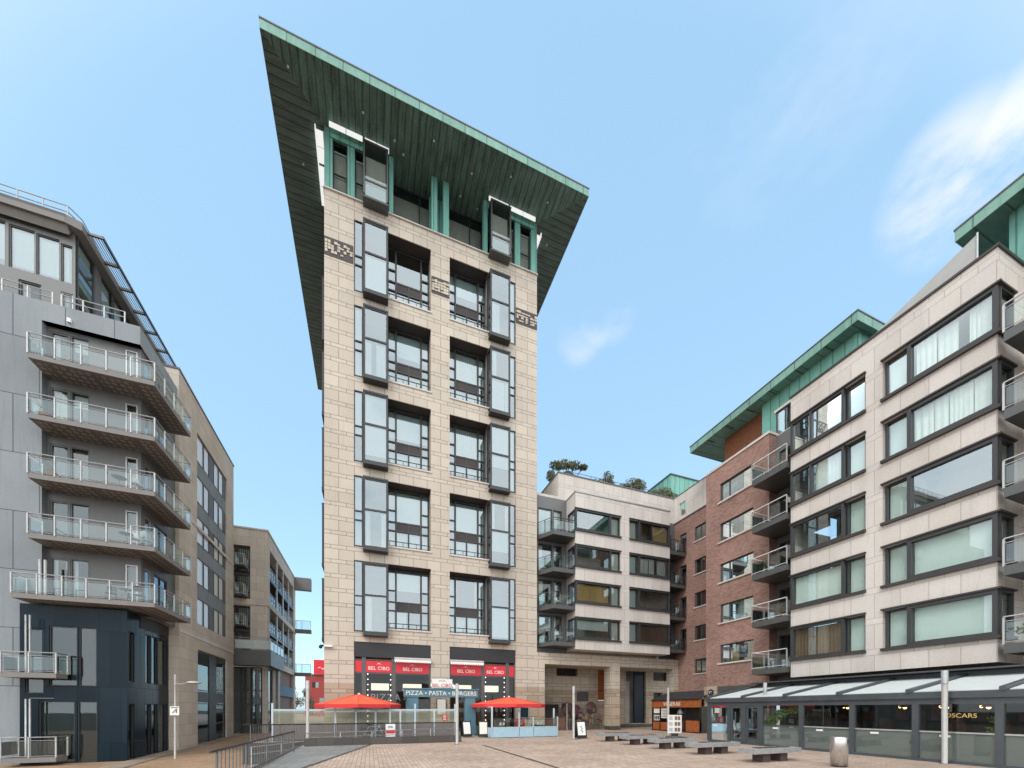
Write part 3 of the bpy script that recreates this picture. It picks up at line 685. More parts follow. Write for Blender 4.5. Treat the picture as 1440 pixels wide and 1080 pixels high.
gb = thing('copper_roof_box', 'light green copper clad stair box standing beyond the roof garden', 'roof box', (31, 35, 20))
MB().box(29.8, 34.5, 33, 37.5, 20.6, 26.5).build('cladding', 'copper', gb); MB().box(29.7, 34.6, 32.9, 37.6, 26.5, 26.6).build('cap', 'steel_dark', gb)
MB().tube((32, 34, 26.6), (32, 34, 28), .025).build('mast', 'galv', gb)
# ------------------------------------------------------------------ brick block
brk = thing('brick_apartment_block', 'red brick apartment block with a green copper roof between the two stone blocks', 'building', (27, 22, 0))
HB = [17.83, 14.98, 12.1, 9.22, 6.36]; WB, WF = west(23.5), west(26.6)
hb = [(18.57, 21.14, h-1.3, h) for h in HB]
w = MB().facade(WB, 17.5, 22.38, -.3, 19.05, hb, .16); w.sheet(front(17.5), 23.5, 24.15, 0, -.3, 19.05); w.sheet(front(22.38), 23.5, 26.6, 0, -.3, 19.05)
HFB = [17.6, 14.74, 11.87, 9.0, 6.12]; hf = [(25.35, 26.56, h-1.25, h) for h in HFB]+[(27.5, 28.3, h-2.0, h) for h in HFB[:4]]
w.facade(WF, 22.38, 28.95, -.3, 18.92, hf, .14); w.build('brick_wall', 'brick', brk)
for k, h in enumerate(HB):
    p = window(brk, WB, 18.57, 21.14, h-1.3, h, n=-.1, w=.06, cols=(20.45,), cur=['', '', 'sides', 'blind100', 'half'][k], pane='pane_dark' if k < 2 else 'pane_sky')
    MB().ob(WB, 20.5, 21.06, -.24, -.23, h-1.24, h-.06).build('blind', 'blind', p)
    MB().ob(WB, 18.5, 21.3, 0, .09, h-1.4, h-1.3).build('sill', 'pale_stone', p)
for k, h in enumerate(HFB):
    p = window(brk, WF, 25.35, 26.56, h-1.25, h, n=-.08, cols=(25.95,), cur=['blind100', 'blind100', 'onep', 'onep', 'onep'][k], pane='pane_green')
    MB().ob(WF, 25.25, 26.66, 0, .07, h-1.34, h-1.25).build('sill', 'pale_stone', p)
    if k < 4: window(brk, WF, 27.5, 28.3, h-2.0, h, n=-.08, cur='', pane='pane_dark', name='balcony_door')
MB().box(23.42, 23.5, 21.35, 22.5, .28, 3.45).build('stone_pier', 'tower_stone', brk); st = MB(); st.facade(WF, 22.4, 28.98, 18.96, 21.3, [(27.6, 28.3, 19.3, 20.5), (23.0, 24.2, 19.2, 20.6)], .2, n=.02); st.build('upper_stone_wall', 'pale_stone', brk); MB().box(26.5, 26.6, 22.5, 28.9, 2.7, 3.3).build('stone_lintel', 'pale_stone', brk)
MB().box(23.44, 27, 17.46, 22.46, 19.05, 19.2).build('stone_coping', 'pale_stone', brk)
MB().box(26.55, 26.8, 22.4, 29, 21.3, 21.38).build('coping', 'grey_metal', brk); MB().box(26.52, 26.68, 22.4, 28.95, 18.9, 18.97).build('ledge', 'grey_metal', brk)
MB().box(23.38, 23.5, 21.3, 22.5, -.2, .28).build('plinth', 'dark_stone', brk)
MB().box(23.45, 23.5, 18.6, 21.3, 2.4, 3.4).build('service_panel', 'steel_dark', brk); MB().box(26.5, 26.6, 23, 26.5, 1.7, 2.7).build('service_panel', 'steel_dark', brk)
em = thing('round_wall_sign', 'small round dark sign with a white squiggle on the stone pier', 'sign', (23.4, 21.9, 2.95)); y0 = 21.85
MB().tube((23.36, y0, 3.0), (23.42, y0, 3.0), .24, 20).build('disc', 'frame', em)
MB().path([(23.35, y0+.12*math.cos(t*.7), 3.0+.09*math.sin(t*.7)) for t in range(-1, 7)], .018, 5).build('emblem', 'white', em)
# recess between brick and stone, with balconies
rc = MB(); FC = west(24.15); hh = [(15.6, 16.5, z+.02, z+2.2) for z in LV]+[(16.6, 17.35, z+.02, z+2.2) for z in LV]
rc.facade(FC, 15.27, 17.5, 3.0, 19.0, hh, .1); rc.build('recess_wall', 'grey_metal', brk)
for k, z in enumerate(LV):
    window(brk, FC, 15.6, 16.5, z+.02, z+2.2, n=-.05, cur=['onep', '', '', '', 'tan'][k], pane='pane_dark', name='balcony_door', rmat='room_dark')
    window(brk, FC, 16.6, 17.35, z+.02, z+2.2, n=-.05, cur='', pane='pane_dark', name='balcony_door', rmat='room_dark')
    balcony(brk, [(24.1, 17.48), (22.0, 17.48), (22.0, 15.35)], [(24.1, 15.35)], z, th=.33, mat='steel_dark', rmat='galv', gap=1.05, mid=False)
# copper penthouse and roof
pn = MB().box(25.1, 33, 13.6, 19.2, 19.1, 22.45).build('copper_wall', 'copper', brk)
MB().box(25.6, 33, 19.2, 22.6, 19.2, 22.45).build('timber_wall', 'wood', brk)
window(brk, west(24.25), 15.3, 17.6, 19.05, 20.6, n=0, cols=(16.4,), cur='blind100', pane='pane', name='penthouse_window', room=.9)
for q in ((24.2, 25.3, 15.0, 17.7, 20.6, 20.75), (24.16, 24.6, 15.27, 17.5, 18.85, 19.05)): MB().box(*q).build('penthouse_ledge', 'pale_stone', brk)
def cop_roof(parent, y0, y1):
    x0, x1, z0, z1 = 24.3, 34, 22.45, 22.95
    rf = MB().box(x0+.04, x1, y0+.04, y1-.04, z0+.04, z1).build('roof', 'roof_deck', parent)
    MB().quad((x0+.05,y0+.05,z0), (x1,y0+.05,z0), (x1,y1-.05,z0), (x0+.05,y1-.05,z0)).build('soffit', 'soffit_green', rf)
    f = MB().box(x0, x0+.04, y0, y1, z0-.02, z1-.04); f.box(x0+.04, x1, y0, y0+.04, z0-.02, z1-.04); f.box(x0+.04, x1, y1-.04, y1, z0-.02, z1-.04); f.build('fascia', 'copper_fascia', rf)
    MB().box(x0-.03, x1, y0-.03, y1+.03, z1-.04, z1+.03).build('roof_edge', 'steel_dark', rf)
    k = int((y1-y0)/1.9)
    for i in range(1, k+1): y = y0+(y1-y0)*i/(k+1); MB().box(x0+.05, 25.1, y-.02, y+.02, z0-.05, z0-.004).build('soffit_seam', 'steel_dark', rf)
cop_roof(brk, 13.2, 24.75)
# ------------------------------------------------------------------ near stone block
stn = thing('stone_apartment_block', 'pale stone apartment block with wide ribbon windows above the glazed restaurant', 'building', (27, 11, 0))
HS = [17.78, 14.95, 12.08, 9.2, 6.32]; WS, CS = west(22.2), front(7.58)
hs = []; hc = []
for h in HS: hs += [(7.58, 11.09, h-1.74, h), (11.75, 15.27, h-1.74, h)]; hc.append((22.2, 23.35, h-1.74, h))
w = MB().facade(WS, 7.58, 15.27, 3.57, 19.2, hs, .35); w.facade(CS, 22.2, 24.15, 3.57, 19.2, hc, .3); w.sheet(front(15.27), 22.2, 24.15, 0, 3.57, 19.2)
w.quad((22.2,7.58,3.57), (26,7.58,3.57), (26,15.27,3.57), (22.2,15.27,3.57)); w.sheet(west(24.15), -3, 7.58, 0, 3.0, 19.2); w.build('stone_wall', 'pale_stone', stn)
for q in ((22.14, 24.2, 7.52, 15.3, 19.2, 19.3), (24.1, 24.3, -3, 7.5, 19.2, 19.3)): MB().box(*q).build('coping', 'bronze', stn)
MB().box(22.3, 34, 7.7, 15.2, 18.95, 19.15).build('roof_deck', 'roof_deck', stn)
it = MB(); it.box(26, 26.1, 7.7, 15.2, 3.6, 19)
for h in HS: it.box(22.6, 26, 7.9, 15.1, h-2.0, h-1.82)
it.box(22.6, 26, 11.3, 11.5, 3.6, 18.9); it.build('interior', 'room', stn)
S1 = ['sides', 'onep', '', 'blind100', 'brown']; S2 = ['drape', 'drape', '', 'blind95', 'blind100']
for k, h in enumerate(HS):
    z0 = h-1.74
    p = window(stn, WS, 7.56, 10.2, z0, h, n=.06, w=.14, d=.2, cur=S2[k], room=0, pane='pane_green' if k != 2 else 'pane_sky', name='ribbon_window')
    s = MB(); s.ob(WS, 7.46, 11.12, 0, .14, z0-.12, z0); s.ob(WS, 7.46, 11.12, 0, .12, h, h+.07); s.ob(CS, 22.19, 23.4, 0, .12, z0-.12, z0); s.ob(CS, 22.19, 23.4, 0, .11, h, h+.07); s.build('sill', 'bronze', p)
    window(stn, WS, 10.2, 11.05, z0, h, n=-.16, w=.08, cur=['blind100', 'blind100', 'blind100', 'blind100', 'blind100'][k], room=1.2, pane='pane_green', name='narrow_window')
    window(stn, CS, 22.3, 23.33, z0, h, n=.04, w=.1, d=.15, cur='blind40' if k > 2 else '', room=0, pane='pane', name='corner_window')
    p = window(stn, WS, 12.62, 15.25, z0, h, n=.06, w=.12, d=.18, cols=(14.2,) if k < 2 else (), cur=S1[k], room=0, pane='pane' if k < 3 else 'pane_green', name='ribbon_window')
    if k < 2: MB().ob(WS, 12.7, 14.1, -.25, -.24, z0+.1, h-.1).build('blind', 'blind', p)
    s = MB(); s.ob(WS, 11.72, 15.3, 0, .14, z0-.12, z0); s.ob(WS, 11.72, 15.3, 0, .12, h, h+.07); s.build('sill', 'bronze', p)
    window(stn, WS, 11.78, 12.62, z0, h, n=-.16, w=.08, cur='blind100', room=1.2, pane='pane_green', name='narrow_window')
    z = LV[k]
    pb = balcony(stn, [(22.0, 7.36), (22.0, 4.6), (24.1, 4.6)], [(24.1, 7.36)], z, th=.36, mat='steel_dark', rmat='galv', gap=1.0, mid=True)
cw = MB().box(25.1, 33, -3, 8.25, 19.1, 22.45).build('copper_wall', 'copper_y', stn)
cop_roof(stn, -3.5, 9.55)
gs = MB(); gs.hexa([(22.38,8.16,19.3),(22.40,8.16,19.3),(22.40,12.2,19.3),(22.38,12.2,19.3),(22.38,8.16,20.42),(22.40,8.16,20.42),(22.42,11.0,19.62),(22.40,11.0,19.62)])
gs.build('terrace_screen', 'sail', stn); MB().tube((22.36, 8.16, 19.3), (22.36, 8.16, 20.45), .03).build('terrace_post', 'white_metal', stn)
gw = MB().facade(west(24.6), -3, 17.4, -.2, 3.6, [], .1); gw.build('ground_wall', 'room_dark', stn)
# ------------------------------------------------------------------ grey panelled block on the left
gry = thing('panelled_apartment_block', 'grey panelled apartment block with stacked steel balconies and a navy glazed base', 'building', (-18, 32, -1))
PA = front(27.3); RW = front(27.62); SD = east(-12.0)
w = MB().facade(PA, -32, -11.9, -1.6, 22.9, [(-15.92, -11.9, 7.2, 21.9), (-16.6, -11.9, -1.6, 7.2)], .33)
w.sheet(east(-11.9), 27.3, 31.7, 0, 21.9, 22.9); w.quad((-15.9,27.3,21.9), (-11.9,27.3,21.9), (-11.9,31.7,21.9), (-15.9,31.7,21.9)); w.build('panel_wall', 'grey_panel', gry)
FL = [19.4, 16.43, 13.47, 10.5, 7.5]
hl = []; hd = []
for z in FL: hl += [(-15.8, -15.02, z+.05, z+2.3), (-14.98, -14.2, z+.05, z+2.3), (-12.7, -12.15, z+.05, z+2.3)]; hd += [(28.0, 28.7, z+.05, z+2.3), (29.0, 30.6, z+.05, z+2.3)]
rw = MB().facade(RW, -15.92, -12.0, 7.2, 21.9, hl, .1); rw.facade(SD, 27.62, 31.7, 7.2, 21.9, hd, .1); rw.build('recess_wall', 'grey_metal', gry)
for k, z in enumerate(FL):
    c = [('onep', 'blind30'), ('pleat', 'blind30'), ('', 'brown'), ('', ''), ('sides', 'sides')][k]
    window(gry, RW, -15.8, -15.02, z+.05, z+2.3, n=-.02, w=.09, cur=c[0], pane='pane', frame='steel_dark', name='balcony_door')
    window(gry, RW, -14.98, -14.2, z+.05, z+2.3, n=-.02, w=.06, cur=c[1], pane='pane', frame='steel_dark', name='balcony_window')
    window(gry, RW, -12.7, -12.15, z+.05, z+2.3, n=-.02, w=.07, cur='' if k else 'onep', frame='galv', name='balcony_door')
    window(gry, SD, 28.0, 28.7, z+.05, z+2.3, n=-.02, w=.07, cur='', frame='galv', name='balcony_window')
    window(gry, SD, 29.0, 30.6, z+.05, z+2.3, n=-.02, w=.07, cols=(29.8,), cur='', name='balcony_window')
    x0 = -15.86 if k < 4 else -16.45
    balcony(gry, [(x0, 27.25), (x0, 26.3), (-10.85, 26.3), (-10.75, 30.5), (-11.95, 30.5)], [(-11.95, 27.6), (-15.9, 27.6)], z, th=.24, rh=1.0, mat='slab_edge', rmat='white_metal', gap=.95, soffit='honey_soffit')
for x in (-15.75, -15.55): MB().tube((x, 26.9, 7.4), (x, 26.9, 9.4), .06).build('steel_post', 'white_metal', gry)
# navy base
NF, NS = front(27.05), east(-12.35)
hn = [(-16.4, -15.7, 2.6, 5.9), (-15.5, -14.4, 3.0, 6.1), (-14.35, -13.62, 3.0, 6.1), (-15.9, -14.5, -1.0, 2.2), (-14.4, -13.6, -1.0, 2.2), (-16.5, -15.3, 2.35, 2.36)]
w = MB().facade(NF, -16.6, -12.35, -1.6, 7.15, hn, .12)
hs = [(27.2, 27.75, 3.3, 6.05), (28.9, 29.5, 3.3, 6.2), (29.6, 30.3, 3.3, 6.2), (30.4, 31.45, 3.3, 6.2), (27.2, 27.75, -.95, 2.1), (28.9, 29.5, -.95, 2.1), (29.6, 30.3, -.95, 2.1), (30.4, 31.45, -.95, 2.1)]
w.facade(NS, 27.05, 31.7, -1.6, 7.15, hs, .12); w.build('navy_wall', 'navy_panel', gry)
for a, b, c, d in hn[:5]: window(gry, NF, a, b, c, d, n=-.05, w=.05, cur='dim', pane='pane_dark', rmat='room_dark')
for a, b, c, d in hs: window(gry, NS, a, b, c, d, n=-.05, w=.05, cur=rnd.choice(['dim', 'pleat', '']), pane='pane_dark', rmat='room_dark')
lv = MB()
for k in range(8): lv.ob(NS, 28.3, 31.6, .005, .05, 6.45+k*.085, 6.5+k*.085)
lv.build('louvre_panel', 'louver', gry)
for z in (3.6, -.6):
    balcony(gry, [(-16.75, 27.25), (-16.75, 26.2), (-14.75, 26.2), (-14.75, 27.0)], [(-16.6, 27.0)], z, th=.25, mat='slab_edge', rmat='white_metal', gap=.8)
    for x in (-16.1, -15.95): MB().tube((x, 26.6, z), (x, 26.6, z+2.9), .04).build('steel_post', 'galv', gry)
# penthouse
PF = front(28.6)
ph = MB().facade(PF, -32, -15.3, 21.9, 28.7, [(-17.98, -16.95, 25.25, 27.55), (-16.9, -15.95, 25.25, 27.5), (-15.9, -15.42, 25.25, 27.35), (-17.6, -16.7, 22.7, 24.75), (-15.9, -15.4, 22.9, 24.7), (-32, -18.1, 25.25, 27.6)], .15)
ph.build('penthouse_wall', 'grey_metal', gry)
for a, b, d in ((-17.98, -16.95, 27.55), (-16.9, -15.95, 27.5), (-15.9, -15.42, 27.35)): window(gry, PF, a, b, 25.25, d, n=-.04, w=.05, cur='blind88', pane='pane_sky', frame='steel_dark', name='penthouse_window')
window(gry, PF, -32, -18.1, 25.25, 27.6, n=-.04, w=.05, cols=(-19.5, -21, -22.5), cur='blind80', pane='pane_sky', frame='steel_dark', name='penthouse_window')
window(gry, PF, -17.6, -16.7, 22.7, 24.75, n=-.04, w=.08, cur='onep', name='penthouse_door'); window(gry, PF, -15.9, -15.4, 22.9, 24.7, n=-.04, w=.05, cur='blind100', frame='galv', name='penthouse_door')
PS = east(-15.28)
window(gry, PS, 28.75, 30.2, 22.0, 28.1, n=0, w=.07, rows=(24.4,), cur='blind100', room=.25, pane='pane', frame='steel_dark', name='side_window')
for k in range(6): window(gry, PS, 30.75+k*1.25, 31.95+k*1.25, 22.0, 28.1, n=0, w=.06, cur=['blind60', 'blind50', 'blind40', 'blind60', 'blind70', 'blind100'][k], pane='pane', frame='steel_dark', name='side_window')
MB().box(-15.4, -15.27, 30.2, 30.75, 22, 28.2).build('side_pier', 'grey_metal', gry)
rf = MB(); rf.prism([(-32, 28.1), (-15.5, 28.1), (-14.85, 28.3), (-14.8, 38.6), (-32, 38.6)], 28.1, 28.55)
rf.hexa([(-32,28.4,27.75),(-15.45,28.4,27.75),(-15.45,28.6,28.1),(-32,28.6,28.1),(-32,28.05,28.5),(-15.45,28.05,28.5),(-15.45,28.3,28.52),(-32,28.3,28.52)])
rp = rf.build('roof', 'slab_edge', gry)
rr = MB()
for k in range(9): rr.tube((-15.45-k*1.0, 28.3, 28.5), (-15.45-k*1.0, 28.3, 29.2), .03)
for z in (29.2, 28.88): rr.path([(-32, 28.3, z), (-15.45, 28.3, z), (-15.1, 28.8, z-.05), (-15.0, 31, z-.5)], .028)
rr.build('roof_rail', 'galv', gry)
pg = MB()
pg.box(-14.2, -14.1, 28.6, 37.7, 28.3, 28.45); pg.box(-14.8, -14.2, 28.6, 28.7, 28.3, 28.42); pg.box(-14.8, -14.2, 37.55, 37.65, 28.3, 28.42)
for y in (30.1, 31.6, 33.1, 34.6, 36.1): pg.box(-14.82, -14.2, y, y+.12, 28.28, 28.42)
for x in (-14.68, -14.56, -14.44, -14.32): pg.box(x, x+.03, 28.7, 37.55, 28.36, 28.4)
pg.build('roof_pergola', 'steel_dark', gry)
tr = MB()
for xs in ((-18.4, -15.55), (-15.2, -12.6)):
    n = 4
    for k in range(n): x = xs[0]+(xs[1]-xs[0])*k/(n-1); tr.box(x-.025, x+.025, 27.36, 27.41, 22.9, 23.55)
    for z in (23.55, 23.25): tr.tube((xs[0], 27.38, z), (xs[1], 27.38, z), .025)
tr.build('terrace_rail', 'white_metal', gry)
MB().box(-14.9, -14.75, 27.2, 27.3, 22.1, 22.3).build('wall_lamp', 'white', gry)
# ------------------------------------------------------------------ buff stone block behind it
buf = thing('buff_stone_block', 'plain buff stone block with two columns of tall windows down the lane', 'building', (-16, 37, -1))
EB = east(-11.8); TP = [21.95, 18.97, 15.97, 12.98, 9.98]
hb = [(34.6, 40.9, TP[-1]-1.95, TP[0]), (34.7, 40.9, -1.0, 6.15)]
w = MB().facade(EB, 31.7, 42.7, -1.6, 24.15, hb, .22); w.sheet(front(31.7), -16, -11.8, 0, -1.6, 24.15); w.sheet(front(42.7), -16, -11.8, 0, -1.6, 24.15); w.build('stone_wall', 'buff_stone', buf)
MB().box(-20, -11.75, 31.65, 42.75, 24.15, 24.27).build('coping', 'steel_dark', buf)
for k in range(4): MB().ob(EB, 34.62, 40.88, -.2, -.1, TP[k+1]+.001, TP[k]-1.96).build('spandrel_panel', 'grey_panel', buf)
for z in (15.0, 6.9): MB().box(-11.85, -11.77, 31.68, 42.72, z, z+.22).build('string_course', 'pale_stone', buf)
for k, t in enumerate(TP):
    for j, (a, b) in enumerate(((34.6, 36.05), (36.05, 37.15), (38.1, 39.2), (39.2, 40.3))):
        c = 'blind100' if k < 3 and not (k == 2 and j == 2) else rnd.choice(['onep', 'sides', 'pleat'])
        window(buf, EB, a, b, t-1.95, t, n=-.08, w=.06, cur=c, room=1.0, pane='pane_white_blind')
    MB().ob(EB, 37.15, 38.1, -.2, -.1, t-1.95, t).ob(EB, 40.3, 40.9, -.2, -.1, t-1.95, t).build('window_panel', 'louver', buf)
for a, b in ((34.75, 37.3), (38.6, 40.85)): window(buf, EB, a, b, -1.0, 6.1, n=-.1, w=.08, rows=(2.2, 3.2), cur='', room=3, pane='pane', name='shop_window', rmat='room_dark')
MB().ob(EB, 37.3, 38.6, -.2, -.1, -1.0, 6.1).ob(EB, 34.85, 40.8, -.21, -.12, 2.3, 3.1).build('shop_panel', 'frame', buf)
# ------------------------------------------------------------------ far block with framed balconies
far = thing('framed_stone_block', 'buff block with recessed balconies in stone frames at the end of the lane', 'building', (-13, 52, -.5))
FF, FE = front(44.6), east(-9.5)
w = MB().facade(FF, -20, -9.5, -1, 19.35, [(-18, -10.95, 12.55, 17.7), (-18, -10.95, 7.3, 11.85), (-18, -9.5, -1, 7.3)], .5)
w.facade(FE, 44.6, 60.1, -1, 19.35, [(45.6, 58.7, 12.55, 17.9), (45.6, 58.7, 7.0, 12.0), (44.6, 49.5, -1, 7.0), (50.5, 58.9, -1, 6.3)], .9); w.sheet(front(60.1), -20, -9.5, 0, -1, 19.35)
w.build('stone_wall', 'buff_stone', far)
for z in ((19.35, 19.5), (11.98, 12.5)): MB().box(-20, -9.42, 44.53, 60.15, *z).build('stone_band', 'buff_stone', far)
MB().box(-20, -11.2, 45.25, 45.5, 7, 17.8).box(-10.8, -10.6, 45.6, 58.9, 6.5, 18.5).build('inner_wall', 'room', far)
for z0, z1 in ((15.2, 17.6), (12.65, 14.9), (9.7, 11.8), (7.4, 9.4)):
    window(far, FF, -12.1, -11.0, z0, z1, n=-.25, w=.08, rows=(z0+.55,), cur=rnd.choice(['blind100', 'onep', 'pleat']), room=.1, pane='pane_dark')
    window(far, FF, -13.6, -12.2, z0, z1, n=-.25, w=.08, cur='pleat', room=.1)
    for i, (a, b) in enumerate(((45.8, 48.8), (49.1, 52.1), (52.4, 55.4), (55.7, 58.6))):
        window(far, FE, a, b, z0, z1, n=-.85, w=.1, cols=(a+1, a+2), cur=['sides', 'blind100', 'onep', 'pleat'][i], room=.1, pane='pane')
    sl = MB().ob(FE, 45.62, 58.68, -.85, -.02, z0-.35, z0-.08).build('balcony', 'frame', far)
    rl = MB()
    for i in range(14): rl.tube(FE.p(45.7+i, -.06, z0-.08), FE.p(45.7+i, -.06, z0+.95), .03, 5)
    rl.tube(FE.p(45.65, -.06, z0+.95), FE.p(58.65, -.06, z0+.95), .03); rl.tube(FE.p(45.65, -.06, z0+.5), FE.p(58.65, -.06, z0+.5), .02); rl.build('railing', 'galv', sl)
    MB().sheet(FE, 45.7, 58.6, -.1, z0+.05, z0+.9).build('glass_panel', 'pane_balcony', sl)
for z in (17.0, 14.2, 11.3, 20.2):   # small balconies poking out past the corner
    if z > 19: continue
    balcony(far, [(-11.9, 44.55), (-11.9, 43.5), (-11.2, 43.5), (-11.2, 44.55)], [], z-1.5, th=.15, mat='frame', rmat='galv', gap=.5)
for y in (49.0, 52.25, 55.55): MB().box(-9.62, -9.5, y-.12, y+.12, 7.0, 18).build('balcony_post', 'galv', far)
cb = MB(); cb.box(-13.5, -9.5, 43.2, 44.55, 5.95, 7.35); cb.box(-9.5, -8.9, 43.2, 49.4, 5.95, 7.35); cb.build('canopy_box', 'steel_dark', far)
balcony(far, [(-13.4, 43.25), (-8.95, 43.25), (-8.95, 49.3)], [(-9.4, 49.3), (-9.4, 44.5), (-13.4, 44.5)], 7.4, th=.04, rh=1.15, mat='grey_metal', rmat='galv', pane='pane_white', gap=1.6)
for a, b in ((-13.4, -12.5), (-12.45, -11.7), (-11.65, -10.9), (-10.85, -10.0)): window(far, FF, a, b, -.7, 5.9, n=-.1, w=.08, rows=(2.2, 3.6), cur='', room=3, pane='pane_sky', name='shop_window', rmat='room_dark')
window(far, FE, 44.9, 47.0, -.7, 5.9, n=-.1, w=.1, rows=(2.4,), cur='', room=1.2, pane='pane_dark', name='shop_window', rmat='room_dark'); MB().box(-9.8, -9.5, 47.1, 48.2, -.8, 5.9).box(-9.95, -9.5, 44.65, 45.0, -.8, 5.9).build('pier', 'buff_stone', far)
MB().box(-9.95, -9.85, 49, 59.5, -.8, 6.4).build('brown_wall', 'rust', far); MB().box(-9.85, -9.5, 50.6, 58.8, 3.3, 4.5).build('blue_fascia', 'blue_band', far)
for z, h in ((18.1, 1.5), (12.3, 1.45), (6.45, 1.4)):
    p = MB().box(-9.5, -7.5, 59.2, 60.05, z-.2, z+.25 if z < 15 else z+1.4).build('end_balcony', 'slab_edge', far)
    if z < 15:
        r_ = MB().box(-9.45, -7.5, 59.2, 59.25, z+1.35, z+1.42)
        for x in (-9.3, -8.6, -7.56): r_.box(x, x+.05, 59.2, 59.25, z+.25, z+1.35)
        r_.build('railing', 'galv', p); MB().quad((-9.4,59.24,z+.3), (-7.5,59.24,z+.3), (-7.5,59.24,z+1.3), (-9.4,59.24,z+1.3)).build('glass_panel', 'pane_balcony', p)
MB().box(-20, -9.6, 44.7, 60, 19.0, 19.3).build('roof', 'roof_deck', far)
# far red building
red = thing('red_building', 'dark red rendered building with a flat roof far down the lane', 'building', (-9, 112, 0))
MB().facade(front(110), -15.2, -4, -1, 10.4, [(-13.6, -12.2, 7.2, 8.6), (-12, -11, 2.6, 4.6), (-10.4, -9.2, 7.2, 8.6), (-14.5, -13.2, .2, 4)], .4).sheet(west(-15.2), 110, 130, 0, -1, 10.4).build('wall', 'render_red', red)
MB().box(-13.7, -9, 110.35, 110.5, 0, 9).build('window', 'pane_dark', red); MB().box(-15.4, -4, 109.8, 130, 10.4, 10.6).build('roof', 'grey_metal', red)
rs = thing('red_billboard', 'bright red sign board with a white scrawl above the far red building', 'sign', (-10.5, 109.5, 10.5))
MB().box(-13.2, -4.5, 109.4, 109.6, 10.6, 14.2).build('panel', 'red_sign', rs); MB().path([(-12.2+i*.45, 109.38, 12.1+.3*math.sin(i*2.1)) for i in range(10)], .12).path([(-10.8+i*.3, 109.38, 13.2+.25*math.sin(i*1.6)) for i in range(6)], .07).build('emblem', 'white', rs)
# ------------------------------------------------------------------ ground
def strip(xa, xb, prof):
    m = MB()
    for (y0, z0), (y1, z1) in zip(prof, prof[1:]): m.quad((xa,y0,z0), (xb,y0,z0), (xb,y1,z1), (xa,y1,z1))
    return m
struct(MB().quad((-600,-400,-1.7), (600,-400,-1.7), (600,900,-1.7), (-600,900,-1.7)), 'ground', 'asphalt')
LOW = [(-20, -1.35), (20, -1.25), (27, -1.02), (35, -.85), (43, -.66), (60, -.12), (70, -.01), (160, -.01)]
struct(strip(-60, -3.1, LOW), 'lower_path', 'paver_low')
struct(strip(-12.35, -11.3, [(y, z+.03) for y, z in LOW[:6]]), 'kerb', 'kerb')
pz = MB()
for x0, x1, y0, y1 in ((-3.1, 80, -20, 21.6), (4.7, 80, 21.6, 24.2), (-6, 80, 24.2, 160)): pz.quad((x0,y0,0), (x1,y0,0), (x1,y1,0), (x0,y1,0))
struct(pz, 'plaza_paving', 'paver')
sk = MB().box(-3.4, -3.1, -20, 21.5, -1.7, -.004).box(-6.3, -6, 24.2, 60, -1.7, -.004); sk.box(-6, 4.7, 24.0, 24.19, -1.7, -.004)
tag(sk.build('retaining_wall', 'dark_stone'), 'dark stone retaining wall under the edge of the plaza above the lower path', 'wall')
struct(MB().quad((-3.1,9.2,.004), (.02,20.99,.004), (-3.1,20.99,.004)), 'grey_paving_strip', 'paver_grey')
struct(MB().quad((4.7,21.62,-.004), (4.7,24.0,-.004), (-6,24.0,-1.15), (-6,21.62,-1.15)), 'ramp', 'paver_grey')
struct(MB().quad((5.33,10,.004), (5.47,10,.004), (5.37,18.8,.004), (5.23,18.8,.004)), 'drain_channel', 'dark_stone')
struct(MB().quad((-3.1,8.9,.008), (-2.98,8.9,.008), (.14,20.98,.008), (-.02,20.98,.008)), 'paving_border', 'dark_stone')
lw = MB().box(-2.95, 4.7, 21.0, 21.35, -.3, .36)
tag(lw.build('low_ramp_wall', 'dark_stone'), 'low dark stone wall along the front of the ramp', 'wall')
# ------------------------------------------------------------------ railings
def rail(name, label, p0, p1, h, gap, mat='steel_dark', posts=8, r=.012, hr=.03):
    t = thing(name, label, 'railing', p0); P, Q = Vector(p0), Vector(p1); L = (Q-P).length; d = (Q-P)/L
    m = MB().tube(P+Vector((0,0,h))-d*.35, Q+Vector((0,0,h)), hr); m.build('handrail', 'bronze', t)
    MB().tube(P+Vector((0,0,.1)), Q+Vector((0,0,.1)), .015, 5).build('bottom_rail', mat, t)
    for k in range(int(L/gap)+1): c = P+d*(k*gap); MB().tube(c+Vector((0,0,.1)), c+Vector((0,0,h)), r, 5).build('baluster', mat, t)
    for k in range(posts): c = P+d*(L*k/(posts-1)); MB().tube(c, c+Vector((0,0,h)), .028).build('post', mat, t)
    return t
rail('ramp_railing', 'dark steel railing with upright bars along the plaza edge above the lower path', (-3.25, 10.6, 0), (-3.0, 18.6, 0), .86, .25, posts=5)
rail('ramp_railing', 'long dark steel railing with close bars behind the ramp, in front of the glass screen', (-5.9, 24.1, 0), (5.0, 24.1, 0), .96, .12, posts=9)
t = thing('handrail', 'pale double handrail on thin posts along the top of the low ramp wall', 'railing', (-2.9, 21.2, .36))
m = MB()
for z0, z1 in ((.62, .76), (.40, .50)): m.tube((-2.9, 21.2, z0), (4.6, 21.2, z1), .022)
m.build('rail', 'galv', t); m = MB()
for k in range(6): m.tube((-2.85+k*1.48, 21.2, .3), (-2.85+k*1.48, 21.2, .62+.14*k/5), .02)
m.build('post', 'galv', t)
t = thing('handrail', 'short tubular handrail sloping down beside the left slim pole', 'railing', (-5, 22.2, -.9)); m = MB()
for z in (.95, .6): m.tube((-5.6, 22.6, z-1.05), (-1.2, 22.6, z-.62), .024)
for k in range(4): m.tube((-5.5+k*1.3, 22.6, -1.1+k*.12), (-5.5+k*1.3, 22.6, -.1+k*.125), .022)
m.build('rail', 'galv', t)
